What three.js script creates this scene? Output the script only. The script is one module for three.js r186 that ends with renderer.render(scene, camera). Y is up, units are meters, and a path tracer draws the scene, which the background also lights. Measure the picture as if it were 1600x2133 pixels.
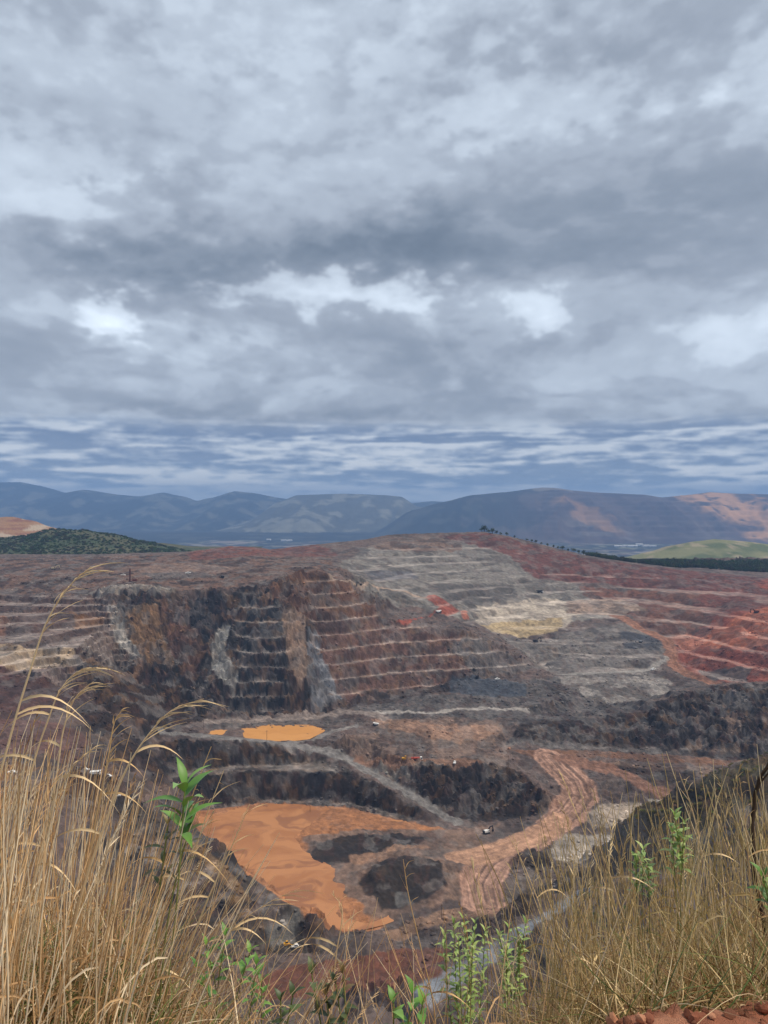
import * as THREE from 'three';
import { mergeGeometries } from 'three/addons/utils/BufferGeometryUtils.js';

// ---------------------------------------------------------------- camera, light, exposure
const W = 768, H = 1024;
const scene = new THREE.Scene();
const camera = new THREE.PerspectiveCamera(69.405, W / H, 0.05, 40000);
camera.position.set(0, 1.6, 0);                                  // eye height on the rim of the pit
camera.rotation.x = -0.01396;                                    // tipped 0.8 degrees down
const renderer = new THREE.WebGLRenderer({ antialias: true });
renderer.setSize(W, H);
renderer.toneMapping = THREE.LinearToneMapping;
renderer.toneMappingExposure = 2.2;
renderer.shadowMap.enabled = true;
const SUN_DIR = new THREE.Vector3(0.5, 0.95, 0.08).normalize(); // veiled sun, high on the right
const sun = new THREE.DirectionalLight(0xfff0dc, 1.5);
sun.position.copy(SUN_DIR).multiplyScalar(2500).add(new THREE.Vector3(0, -150, -900));
sun.target.position.set(0, -150, -900);
sun.castShadow = true;
sun.shadow.radius = 20;
sun.shadow.mapSize.set(4096, 4096);
Object.assign(sun.shadow.camera, { left: -1300, right: 1300, top: 1300, bottom: -1300, near: 100, far: 5000 });
scene.add(sun, sun.target);
scene.fog = new THREE.FogExp2(new THREE.Color().setRGB(0.33, 0.57, 1.0), 0.000085);

// ---------------------------------------------------------------- noise and small maths
const hash = (i, j) => { let h = Math.imul(i, 374761393) + Math.imul(j, 668265263) | 0; h = Math.imul(h ^ (h >>> 13), 1274126177); return ((h ^ (h >>> 16)) >>> 0) / 4294967296; };
function noise(x, y) {
  const i = Math.floor(x), j = Math.floor(y); let a = x - i, b = y - j;
  a = a * a * a * (a * (a * 6 - 15) + 10); b = b * b * b * (b * (b * 6 - 15) + 10);
  const p = hash(i, j), q = hash(i + 1, j), r = hash(i, j + 1), s = hash(i + 1, j + 1);
  return p + (q - p) * a + (r - p) * b + (p - q - r + s) * a * b;
}
function fbm(x, y, n) { let s = 0, a = 0.5, t = 0; for (let k = 0; k < n; k++) { s += a * noise(x + 17.3 * k, y - 9.1 * k); t += a; a *= 0.5; x = x * 1.93 + y * 0.37; y = y * 1.97 - x * 0.21; } return s / t; }
function ridged(x, y, n) { let s = 0, a = 0.5, t = 0; for (let k = 0; k < n; k++) { s += a * (1 - Math.abs(2 * noise(x + 31.7 * k, y + 11.9 * k) - 1)); t += a; a *= 0.5; x = x * 2.03 + y * 0.19; y = y * 1.98 - x * 0.23; } return s / t; }
const clamp = (x, a = 0, b = 1) => x < a ? a : x > b ? b : x;
const step = (a, b, x) => { const t = clamp((x - a) / (b - a)); return t * t * (3 - 2 * t); };
const lerp = (a, b, t) => a + (b - a) * t;
let seed = 7; const rnd = () => { seed = (seed + 0x6D2B79F5) | 0; let t = Math.imul(seed ^ (seed >>> 15), 1 | seed); t = (t + Math.imul(t ^ (t >>> 7), 61 | t)) ^ t; return ((t ^ (t >>> 14)) >>> 0) / 4294967296; };
const rr = (a, b) => a + (b - a) * rnd();
const lin = (hex) => { const c = new THREE.Color(hex); return [c.r, c.g, c.b]; };

// ---------------------------------------------------------------- sky: a deck of grey cloud, broken near the horizon
{
  const SW = 4096, SH = 2048, px = new Float32Array(SW * SH * 4);
  // larger swells and breaks of the deck: azimuth, elevation, half widths (degrees), brightness step
  const SWELLS = [[-8.8, 32.6, 18.5, 3.3, 12], [12.7, 30.4, 11.1, 2.2, -14], [3.7, 28.8, 5.6, 2.2, -8], [12.7, 27.1, 9.3, 2.6, 16], [26.7, 25.9, 3.7, 3.7, 16], [-25.5, 21.5, 6.3, 3, 20], [-19.6, 19.9, 5.6, 1.9, 10], [-12.7, 24.2, 5.6, 2.2, 6], [-22.7, 24.7, 9.3, 2.2, -12], [17.9, 21, 13, 3, -12], [-3, 19.4, 13, 1.9, -26], [3, 20, 4.4, 1.5, -10], [-16.2, 16.8, 9.3, 1.9, -20], [-25, 15.9, 7.4, 1.9, -10], [9.2, 17.2, 14.8, 1.5, -14], [-4.1, 15.8, 8.9, 1.8, 48], [10.6, 14.4, 2.8, 1.3, 34], [-18.8, 13.3, 2.6, 1.9, 46], [-15.2, 11.5, 7.4, 1.1, 14], [-14.5, 14.2, 3.7, 1.7, -10], [25.3, 11.7, 4.4, 1.3, 28], [17.3, 14, 5.6, 1.5, -8], [7.4, 11.8, 14.8, 1.1, -8], [-25.9, 12.9, 3, 1.1, 12], [0, 6.5, 25.9, 0.5, -10], [-11, 8.9, 14.8, 0.9, 6], [17.9, 8.6, 14.8, 1.1, 4], [-21.3, 5.7, 11.1, 0.4, 10]];
  for (let k = 0; k < 150; k++) {                                // the deck goes on all round
    const az = rr(30, 330), el = rr(9, 60); SWELLS.push([az > 180 ? az - 360 : az, el, rr(3, 11), rr(1.2, 4), rr(-20, 22)]);
  }
  const toLin = (v) => { v = clamp(v / 255, 0, 1.2); return v <= 0.04045 ? v / 12.92 : Math.pow((v + 0.055) / 1.055, 2.4); };
  for (let j = 0; j < SH; j++) {
    const el = (j + 0.5) / SH * 180 - 90;                        // row 0 is the nadir
    const se = Math.sin(el * Math.PI / 180), ce = Math.cos(el * Math.PI / 180);
    const near = SWELLS.filter((s) => Math.abs(s[1] - el) < s[3] * 3.2);
    for (let i = 0; i < SW; i++) {
      const o = (j * SW + i) * 4;
      if (el < -0.5) { px[o] = 0.15; px[o + 1] = 0.17; px[o + 2] = 0.2; px[o + 3] = 1; continue; }
      const a = (i + 0.5) / SW * Math.PI * 2 - Math.PI;          // equirect: u = atan2(z, x)
      const x = Math.cos(a) * ce, z = Math.sin(a) * ce;
      const az = Math.atan2(x, -z) * 180 / Math.PI;
      const t = 1 / (Math.max(se, 0.0) + 0.13), X = x * t, Z = z * t;       // where the ray meets the deck
      const wx = fbm(X * 0.9 + 3, Z * 0.9, 3) - 0.5, wz = fbm(X * 0.9 - 9, Z * 0.9 + 5, 3) - 0.5;
      const big = fbm(X * 0.75 + wx * 1.6, Z * 0.75 + wz * 1.6, 4) - 0.5;
      const mid = fbm(X * 2.1 + wx * 2.2 + 40, Z * 2.1 + wz * 2.2, 5) - 0.5;
      const puff = fbm(az * 0.55 + wx * 2, el * 1.1 + wz * 2, 5) - 0.5;
      let v = 172 + 8 * step(14, 30, el) - 4 * step(16, 8, el) + big * 26 + mid * 20 + puff * 16 + 9 * step(0.0, 0.16, mid + puff * 0.5) - 7 * step(0.02, 0.2, -mid - puff * 0.6);
      const daz = (fbm(az * 0.16, el * 0.3, 4) - 0.5) * 5 + (fbm(az * 0.5 + 9, el * 0.8, 5) - 0.5) * 3.4, del = (fbm(az * 0.16 + 50, el * 0.3, 4) - 0.5) * 1.6 + (fbm(az * 0.5 + 70, el * 0.8, 5) - 0.5) * 2.2;
      for (const s of near) { let d = az + daz - s[0]; if (d > 180) d -= 360; if (d < -180) d += 360; d /= s[2]; if (d * d > 10) continue; const e = (el + del - s[1]) / s[3], q = d * d + e * e; if (q > 10) continue; const w = Math.exp(-q); v += s[4] > 0 ? s[4] * (0.45 * w + 0.85 * step(0.24, 0.62, w + puff * 1.0 + mid * 0.5) * Math.pow(w, 0.35)) : s[4] * 1.25 * w; }
      // broken lower rows of cloud with blue-grey air between
      const lowness = step(6.6, 5.0, el);
      const row = fbm(az * 0.20 + wx * 1.2, el * 2.6 + (fbm(az * 0.12, el * 1.2 + 7, 3) - 0.5) * 2.4, 5) - 0.5, tuft = fbm(az * 0.8 + 20, el * 2.7 + 31, 5) - 0.5;
      const cover = clamp(0.5 + row * 3.4 + tuft * 1.2 - 0.10 * step(3.5, 5.5, el) * step(6.6, 5.8, el));
      const haze = step(1.8, 0.2, el);
      let r = v * 0.99 + 2, g = v * 1.02 + 8, b = v * 1.01 + 25;
      // thick bases run bluer
      const dark = clamp((162 - v) / 40); r -= dark * 4; b += dark * 2;
      const lr = lerp(126, 204, cover) + tuft * 22, lg = lerp(145, 214, cover) + tuft * 18, lb = lerp(174, 227, cover) + tuft * 12;
      r = lerp(r, lr, lowness); g = lerp(g, lg, lowness); b = lerp(b, lb, lowness);
      r = lerp(r, 152, haze * 0.75); g = lerp(g, 170, haze * 0.75); b = lerp(b, 199, haze * 0.75);
      const air = Math.exp(-Math.max(el, 0) / 1.9);                    // clear bright air low down, seen through the haze
      px[o] = toLin(r) / 2.2 * (1 + 1.25 * air); px[o + 1] = toLin(g) / 2.2 * (1 + 1.0 * air); px[o + 2] = toLin(b) / 2.2 * (1 + 0.6 * air); px[o + 3] = 1;
    }
  }
  const sky = new THREE.DataTexture(px, SW, SH, THREE.RGBAFormat, THREE.FloatType);
  sky.mapping = THREE.EquirectangularReflectionMapping; sky.magFilter = THREE.LinearFilter; sky.minFilter = THREE.LinearFilter; sky.wrapS = THREE.RepeatWrapping; sky.needsUpdate = true;
  scene.background = sky; scene.environment = sky;
}
console.log('sky done');

// ---------------------------------------------------------------- survey of the pit: x, y, z in metres
const BREAK_LINES = [[-184.3,-298.4,-714.5,-161.2,-298.4,-725.8,-115,-298.4,-734,-76.6,-298.4,-732.8,-37.7,-298.4,-721.2,0,-298.4,-701.3,31.3,-298.4,-684.5,65.9,-298.4,-672.4],
[-155.8,-299.4,-644.2,-118.1,-299.4,-601.9,-85,-299.4,-564.7,-56,-299.4,-534.9,-33.6,-299.4,-513.8,-13.5,-299.4,-513.8,0,-299.4,-522.7],
[-86.6,-299.4,-662.9,-63.8,-299.4,-609.9,-37.4,-299.4,-571.7],
[-59.2,-294.4,-647.2,-25.7,-294.4,-656.6,0,-294.4,-647.2],
[-61.2,-298.4,-584.5,-38.1,-297.4,-582.5,-15.6,-297.4,-597.9],
[-11.1,-296.4,-566,0,-286.4,-583.5,23,-284.4,-587.3,41.8,-285.4,-581.5,44.1,-290.4,-561.7,28.8,-295.4,-550.4,7.1,-298.4,-545.9],
[14.3,-296.4,-545.6,36.4,-295.4,-555.8],
[0,-294.4,-555.3,10.5,-297.4,-534.5],
[-192.5,-281.1,-728,-191.9,-270.4,-735,-136.1,-270.6,-745,-78.1,-269.8,-748,-19.2,-270.4,-735,13.9,-277.3,-712,36.3,-288,-694],
[-204.5,-269.5,-746,-138.3,-270.1,-757,-79.3,-269.1,-760,-49.4,-269.6,-757],
[-207.1,-247.4,-756,-164.4,-247.5,-764,-120.5,-251,-770,-90.5,-256.4,-771,-60,-263.6,-767,-29.6,-272.5,-757,-4.8,-280.8,-737,23.2,-287.1,-712,45.7,-294.7,-699,65.4,-299.9,-690],
[-230.4,-239.3,-768,-187,-243.5,-775,-142.3,-248.3,-779,-102,-252.9,-782,-61.3,-259.4,-783,-30.3,-269.2,-773,4.9,-280.5,-749,33.2,-288,-726,59.6,-297.8,-702],
[-194.9,-254.4,-807.8,-157.7,-254.4,-806.1,-146.8,-254.4,-789.8,-112.4,-254.4,-783.5,-83.1,-254.4,-796.3,-68.7,-254.4,-823.1,-87.3,-254.4,-837.2,-131,-254.4,-837.2,-156.6,-254.4,-828.3,-193.2,-254.4,-823.1],
[-155.5,-255,-852,-122.4,-253.7,-853,-83.6,-253.7,-855,-61,-255,-850],
[-58.5,-253.5,-815,-72.5,-258.9,-794],
[-167.3,-250.4,-791.9,-161.8,-250.4,-800.1,-164.8,-250.9,-815.3],
[-238.9,-244.4,-732.3,-227.9,-244.4,-794.3,-205.1,-248.4,-850.3,-168.6,-248.4,-861.8,-124.7,-248.4,-869.7,-79.8,-247.4,-874.2,-40.3,-244.4,-884,0,-240.4,-905.8,42.4,-235.4,-930.3,92.4,-232.4,-945.2,150.4,-228.4,-962.1,215.3,-224.4,-971.9],
[-730.7,-124.3,-1070,-608.7,-122.2,-1040,-525.5,-121.2,-1010,-448.5,-120.8,-985,-382.9,-119.5,-965,-365.2,-111.4,-960,-319.8,-105.8,-955,-285.7,-109.6,-955,-262.2,-116.4,-960,-199.8,-115.1,-960,-150.6,-112,-965,-127.4,-97.2,-980,-97,-92.2,-995,-71.9,-94.4,-1005,-52.5,-109.4,-1010,-36,-126,-1006,-19.6,-140.1,-1004,0,-154.9,-1002,39.1,-164.7,-1002,78.4,-170.2,-1004,111.3,-173.2,-1006,144.1,-188.3,-1006,183.1,-205.6,-1004,224.3,-226.5,-998],
[-819.2,-111.5,-1200,-561.8,-107.2,-1080,-468.7,-108,-1060,-341.5,-106.8,-1010,-270.5,-106.6,-1040,-208.1,-107,-1000,-160.7,-98.8,-1030,-110.3,-93.5,-1060],
[-887.2,-98.9,-1300,-660.4,-97.4,-1270,-577.8,-96.6,-1270,-499.2,-95.7,-1280,-425.7,-94.6,-1310,-364.1,-92.3,-1350,-336.6,-88.5,-1400,-297.4,-83.9,-1430,-243.3,-87.3,-1440,-205.9,-95.7,-1440,-148.7,-97.8,-1430,-92.9,-96,-1430,-56.5,-88.9,-1450,-39,-75.4,-1500,9.9,-67,-1530,70.5,-64.9,-1550,141.9,-63.3,-1560,207.8,-61.2,-1560,251.8,-67.9,-1550,300.2,-79.4,-1540,355.6,-94.2,-1520,409.5,-107.6,-1500,481,-118.6,-1480,571.4,-128.9,-1465,659.9,-137,-1450,743.8,-144.4,-1430,864.9,-153.2,-1400,1077,-164.4,-1380],
[-448.6,-99.3,-1150,-301.6,-100.2,-1160,-228.2,-98,-1170,-156,-95.9,-1200,-107.4,-95.8,-1180],
[-78.7,-93.5,-1100,-43.7,-111.3,-1120,-7.2,-135.6,-1110,28.4,-154.4,-1090,69.6,-169,-1070,110.4,-175.7,-1060,144.9,-186.7,-1060,197.3,-209.3,-1045,232.5,-226.2,-1020],
[-344.5,-148.6,-905,-311.7,-199.6,-870,-261.9,-235.2,-855],
[-220.4,-168.1,-915,-206.4,-213.4,-880],
[-141.4,-166.3,-905,-114.6,-201.9,-880],
[-61.4,-113.5,-1180,0,-119.3,-1200,80,-134.4,-1230,163.9,-143.4,-1260,249.7,-154.1,-1280,335.6,-162,-1290,419.6,-166.2,-1290],
[44.1,-141.7,-1130,97.2,-151.7,-1150,153.5,-167.3,-1180,232.3,-174.1,-1190,309.7,-176.5,-1190,368.5,-177.3,-1180],
[115.6,-173.9,-1110,151.7,-182.6,-1110,202.3,-191.3,-1110,237.3,-192.6,-1105,283.8,-192.1,-1090],
[182.8,-195.2,-1080,207.4,-202.3,-1062,273.4,-203.5,-1050,345,-202,-1060,395.2,-199.4,-1065],
[230.2,-215.4,-1010,296,-213.5,-1010,348.6,-212.1,-1010,387.1,-208.6,-1025],
[225.1,-225.4,-960,283.8,-225.4,-968.1,345.8,-224.4,-983,376.7,-224.4,-963.8,390,-226.4,-921],
[-17.5,-103.7,-1350,71.2,-109.7,-1370,162.6,-113.1,-1390,253,-124.9,-1390,341,-137.5,-1380,424.5,-144.3,-1360,497.9,-146.9,-1320,570.5,-146.9,-1290,650.4,-147.2,-1250,793.5,-153.1,-1220],
[-37.2,-86.7,-1430,56.9,-83.8,-1460,153.9,-84.9,-1480,250.1,-94.6,-1480,341.6,-112.3,-1460,446.2,-128.5,-1430],
[406.9,-171.1,-1180,452.8,-172,-1160,499.9,-165.3,-1130,551.7,-157,-1060,650.7,-154.6,-1000],
[365.4,-175.8,-1170,382.9,-186.2,-1110,407.5,-196.9,-1070,423.8,-203.5,-1050],
[417,-200,-1050,399.1,-209.6,-1030,394.1,-223.1,-1000,402.3,-229.1,-965,418.1,-228.6,-930],
[444.3,-200,-1050,482.7,-186.1,-1030,510.4,-180.2,-980,585.9,-171.2,-900],
[405.8,-217.6,-1005,437.7,-220.4,-960,471.7,-214.7,-905,553.8,-211.6,-850],
[199.1,-234.4,-872.6,264.3,-230.4,-901.4,316.4,-229.4,-916.2,360,-229.4,-921,398.2,-228.4,-912.2],
[417.3,-227.9,-915,458.7,-220.3,-880,547.4,-214.6,-840],
[58.6,-234.4,-898.7,116.1,-236.4,-890.8,168.7,-237.4,-862.9,135.2,-244.4,-829.3,108.1,-244.4,-829.3,54.8,-242.4,-841.2,11.2,-240.4,-857.5,-22.1,-244.4,-848.1],
[77.7,-234.4,-917,117.4,-234.4,-901,169.8,-234.4,-898.7],
[81.8,-224.4,-930.1,122,-223.4,-936.1,174,-226.4,-921],
[128.7,-259.4,-789.3,163.4,-261.4,-782.9,204.3,-262.4,-782.9,254.3,-263.4,-779.8,302.9,-264.4,-773.7,350.7,-265.4,-767.9,395.6,-265.4,-757.9,481.1,-265.4,-737.3],
[139.5,-253.6,-807,151.4,-244.4,-815,187.1,-241.6,-820,213.9,-242.7,-820,247.4,-237.7,-825,291.5,-233.2,-828,300.9,-223.4,-832,326.1,-221.2,-834,335.8,-214.1,-838,367.6,-209.6,-842,395.9,-206.8,-844,439.9,-204.6,-844,549.8,-201.8,-844],
[172.8,-246.4,-855,225.4,-242.4,-864.6,287.8,-238.4,-883.2,341.4,-234.4,-903.2],
[10.5,-248.4,-807.2,52.3,-249.4,-801.9,103.9,-250.4,-796.8,127.8,-251.4,-800],
[-20.8,-255.4,-796.1,25.6,-256.4,-786.5,71.5,-256.4,-783.3,121.6,-259.4,-777],
[-41.6,-250.4,-796.8,-32,-249.4,-819.1,0,-247.4,-839.5,32.7,-246.4,-836.1],
[0,-262.4,-767.9,34.4,-263.4,-752.2,68.3,-263.4,-748,98.7,-262.4,-756.4,128.8,-263.4,-759.3],
[-15.2,-272.6,-774,14.8,-273.9,-758],
[24.3,-272.7,-744,38.7,-272.6,-741,53.2,-265.8,-741,72.9,-264.3,-745,97.2,-265.3,-745,116.5,-265.9,-744,134.9,-268.6,-738,146.1,-274.1,-722,152.1,-281.9,-706,157.3,-290.1,-698],
[46.6,-294.5,-714,60,-298.1,-707,86.6,-300.7,-698,113.8,-299.3,-697,141.7,-297.8,-700],
[76,-281.1,-728,113.4,-282,-724],
[66.3,-299.4,-547.7,66.3,-299.4,-579,79.7,-299.4,-609.9,108.3,-298.4,-637.6,139.6,-296.4,-667.9,164.5,-291.4,-690.2,179.1,-284.4,-712.3,181.5,-275.4,-731.8,170.9,-268.4,-748.3,161.6,-263.4,-762.1],
[86.5,-299.4,-551,86,-299.4,-571.7,103.7,-299.4,-609.9,129.2,-298.4,-637.6,156.6,-296.4,-665.9,182.6,-291.4,-690.2,202.3,-284.4,-712.3,198.2,-275.4,-731.8,189,-268.4,-752.4,182.5,-263.4,-766.5],
[162.8,-262.4,-767.9,212,-262.4,-773.8,261,-263.4,-769.4,322,-264.4,-759.3,371,-265.4,-748.1],
[184,-264.4,-762.1,225.5,-270.4,-751.1,255.7,-275.4,-725.5,283.7,-284.4,-700.8],
[227.1,-266.4,-756.5,272.4,-267.4,-745.5,322.6,-266.4,-726.9,372.9,-266.4,-714.2],
[232.6,-270.4,-727.4,271,-276.4,-715.8,303.7,-281.4,-704.8,357.8,-282.4,-684.9],
[197.8,-288.4,-688.5,238.8,-285.4,-703.3,268.9,-287.4,-686.1,283.4,-288.4,-677.9],
[193.4,-289.4,-658,235.4,-289.4,-655.1,267.3,-289.4,-660],
[188.6,-294.4,-679.4,149,-296.4,-651.6,188.8,-294.4,-656.6,245.4,-292.4,-647.5],
[136.5,-297.4,-614,159.5,-297.4,-609.9,188,-296.4,-612,204.8,-295.4,-626.8],
[102.9,-297.4,-582.5,126.9,-296.4,-588.1],
[104.7,-298.4,-616.1,115.2,-288.4,-607.9,127.2,-287.4,-608.3,136.1,-290.4,-603.7],
[102,-298.4,-599.9,116.5,-293.4,-593.8,132.9,-297.4,-597.9],
[164.4,-290.4,-591.6,174.2,-283.4,-605.7,182,-284.4,-605.3,182.5,-288.4,-587.6],
[0,-298.4,-512.1,20.5,-297.4,-522.2,45.7,-297.4,-537.6,67.6,-297.4,-544.1,93.1,-297.4,-547.4,102.6,-297.4,-540.9],
[6.5,-295.4,-493.1,33.4,-295.4,-509.9,54.4,-295.4,-519.9,82.9,-295.4,-527.8],
[9.8,-301.4,-500.3,33.3,-301.4,-508.6,53.7,-300.4,-512.6,81.8,-298.4,-520.9],
[-32,-289.4,-488.5,-13,-290.4,-495.7,3.3,-292.4,-504.7],
[-32,-299.4,-489,-12.9,-299.4,-494.3,9.8,-300.4,-499.8],
[-76.1,-287.4,-447,-59.6,-287.4,-454.9,-30.4,-288.4,-464.7,0,-290.4,-474.4,31.7,-292.4,-484.4,51.3,-293.4,-489.8],
[-83.3,-288.4,-423.4,-56,-288.4,-427.5,-22.7,-289.4,-432.4,11.5,-290.4,-438.2,35.7,-291.4,-454.1],
[-219.4,-219.6,-560,-204.7,-215.9,-560,-173,-227.3,-552,-142.4,-241.6,-545,-122.8,-252.8,-537,-103.6,-260.7,-528,-80.4,-268,-512,-68.7,-270.9,-500,-58.2,-270.2,-494,-44.5,-275.1,-486,-31.4,-282.2,-479],
[-180,-220.8,-520,-153.9,-234.3,-512,-124.2,-249.1,-500,-103,-261.3,-492,-86.2,-271.4,-488],
[-182.9,-212.3,-500,-160.8,-231.5,-492,-131.9,-251.1,-480,-108.6,-263.6,-474,-92.7,-271.8,-472],
[-75.1,-292.6,-478,-59.7,-293.2,-480,-44.1,-292.2,-481,-31,-290.2,-474],
[-82.4,-280.3,-484,-70.3,-276.2,-488],
[-168.4,-225.4,-460,-138.4,-250.1,-450,-111,-265.6,-446,-88,-281.5,-448],
[-275,-208.2,-740,-317.7,-191.4,-750,-346.5,-174.1,-760,-388.1,-157,-745,-481.8,-150.2,-740],
[-335.9,-154.6,-800,-375,-151,-800,-416.6,-147.9,-800,-520.8,-144.2,-800],
[-315.9,-166.4,-770,-344.2,-165.1,-755],
[-359.7,-180.5,-690,-314.8,-189.5,-690,-274.9,-204.6,-680,-243,-225.7,-690,-216.2,-253.7,-705,-200.7,-285.5,-715],
[-478.9,-169.4,-700,-372.7,-173.1,-715,-316.8,-182.4,-715],
[-410.9,-196,-600,-307.9,-196.6,-590,-254.4,-201.9,-600,-230.6,-218.9,-620,-209.7,-243.1,-630],
[-444.9,-182.7,-650,-333.8,-188.2,-640,-292.4,-191.2,-650,-254.6,-207.1,-640],
[-356.3,-183.3,-520,-263.6,-181.3,-505,-230.7,-182.6,-505,-199.7,-187.1,-510,-190.3,-201.5,-530],
[-301.7,-180.8,-440,-229.9,-180.8,-440,-197.6,-182.9,-445,-172.4,-190.1,-455],
[-233.6,-188.6,-340,-178,-188.6,-340,-149.2,-211,-380],
[-458.1,-138.7,-880,-396.4,-145.6,-870,-337.8,-156,-865],
[-614.9,-138.9,-900,-521.2,-140.3,-890],
[118.1,-216.5,-425,121.2,-199,-412,126.4,-167.9,-395,135.8,-157.5,-385,146.9,-146.5,-375,165.4,-130,-362,183.7,-117.1,-352,218.4,-95.6,-335,271,-76.6,-320],
[0,-230.4,-340,13.7,-229.8,-348,35.4,-225.9,-360,61.4,-220.6,-375,90.5,-216.8,-395,113.2,-215.3,-412],
[13.2,-232.3,-335,33.9,-227.9,-345,58.9,-221.2,-360,87,-216,-380,112.5,-213.7,-400],
[-9.2,-240.4,-350,0,-237.5,-356,24.4,-232.3,-372,50.5,-228.3,-386,79.3,-224.4,-404,111.2,-217.9,-425],
[115.1,-206.4,-400,129.4,-176.1,-360,151,-152.6,-330,176.4,-130.7,-300,219.4,-114.5,-280],
[83.5,-243.1,-440,96.3,-239.1,-446,111.8,-230.9,-450,127.9,-224.5,-455],
[187.1,-290.4,-583.9,215.7,-289.4,-622.8,279.3,-288.4,-657.7,375.6,-288.4,-638.7],
[307.8,-286.4,-673.2,399.1,-284.4,-679,538.6,-283.4,-687.3],
[422.6,-268.4,-719.5,566.5,-260.4,-723.5],
[-50.4,-13.4,-16,-105,-45.4,-45],
[-24,-13.4,-16,-50,-45.4,-45],
[-9.6,-13.4,-16,-20,-45.4,-45],
[0,-13.4,-16,0,-45.4,-45],
[9.6,-13.4,-16,20,-45.4,-45],
[24,-13.4,-16,50,-45.4,-45],
[50.4,-13.4,-16,105,-45.4,-45],
[-150,-104.4,-110,-210,-180.4,-215],
[-75,-104.4,-110,-105,-180.4,-215],
[-25,-104.4,-110,-35,-180.4,-215],
[20,-104.4,-110,28,-180.4,-215],
[65,-104.4,-110,91,-180.4,-215],
[150,-104.4,-110,210,-180.4,-215],
[-60,-270.4,-372,0,-260.4,-352,30,-226.4,-300],
[-110,-248.4,-390,-170,-213.4,-370],
[-250,-178.4,-300,-400,-148.4,-250],
[300,-148.4,-270,420,-128.4,-230],
[420,-93.4,-180,600,-58.4,-120],
[-420,-88.4,-150,-650,-78.4,-150],
[-900,-94.4,-1350,-900,-108.4,-1100,-900,-118.4,-950,-900,-128.4,-800,-800,-138.4,-600,-700,-118.4,-400,-700,-58.4,-100,-700,1.6,5,0,0.1,-6,-60,1.6,-6,60,0.6,-6,700,1.6,5],
[1050,-108.4,-1350,1050,-148.4,-1000,1050,-188.4,-850,1000,-198.4,-700,950,-198.4,-500,800,-68.4,-300,750,-48.4,-100],
[-1000,-128.4,-1750,-600,-128.4,-1750,-300,-133.4,-1750,0,-138.4,-1790,300,-148.4,-1800,600,-188.4,-1800,1000,-213.4,-1750,1200,-188.4,-1500],
[-900,-101.4,-1450,-560,-101.4,-1440,-380,-98.4,-1480,-250,-98.4,-1520],
[0,-78.4,-1620,150,-70.4,-1640,300,-95.4,-1650,420,-116.4,-1650,530,-133.4,-1650,750,-134.4,-1650,900,-137.4,-1640,1050,-148.4,-1600]];
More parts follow.
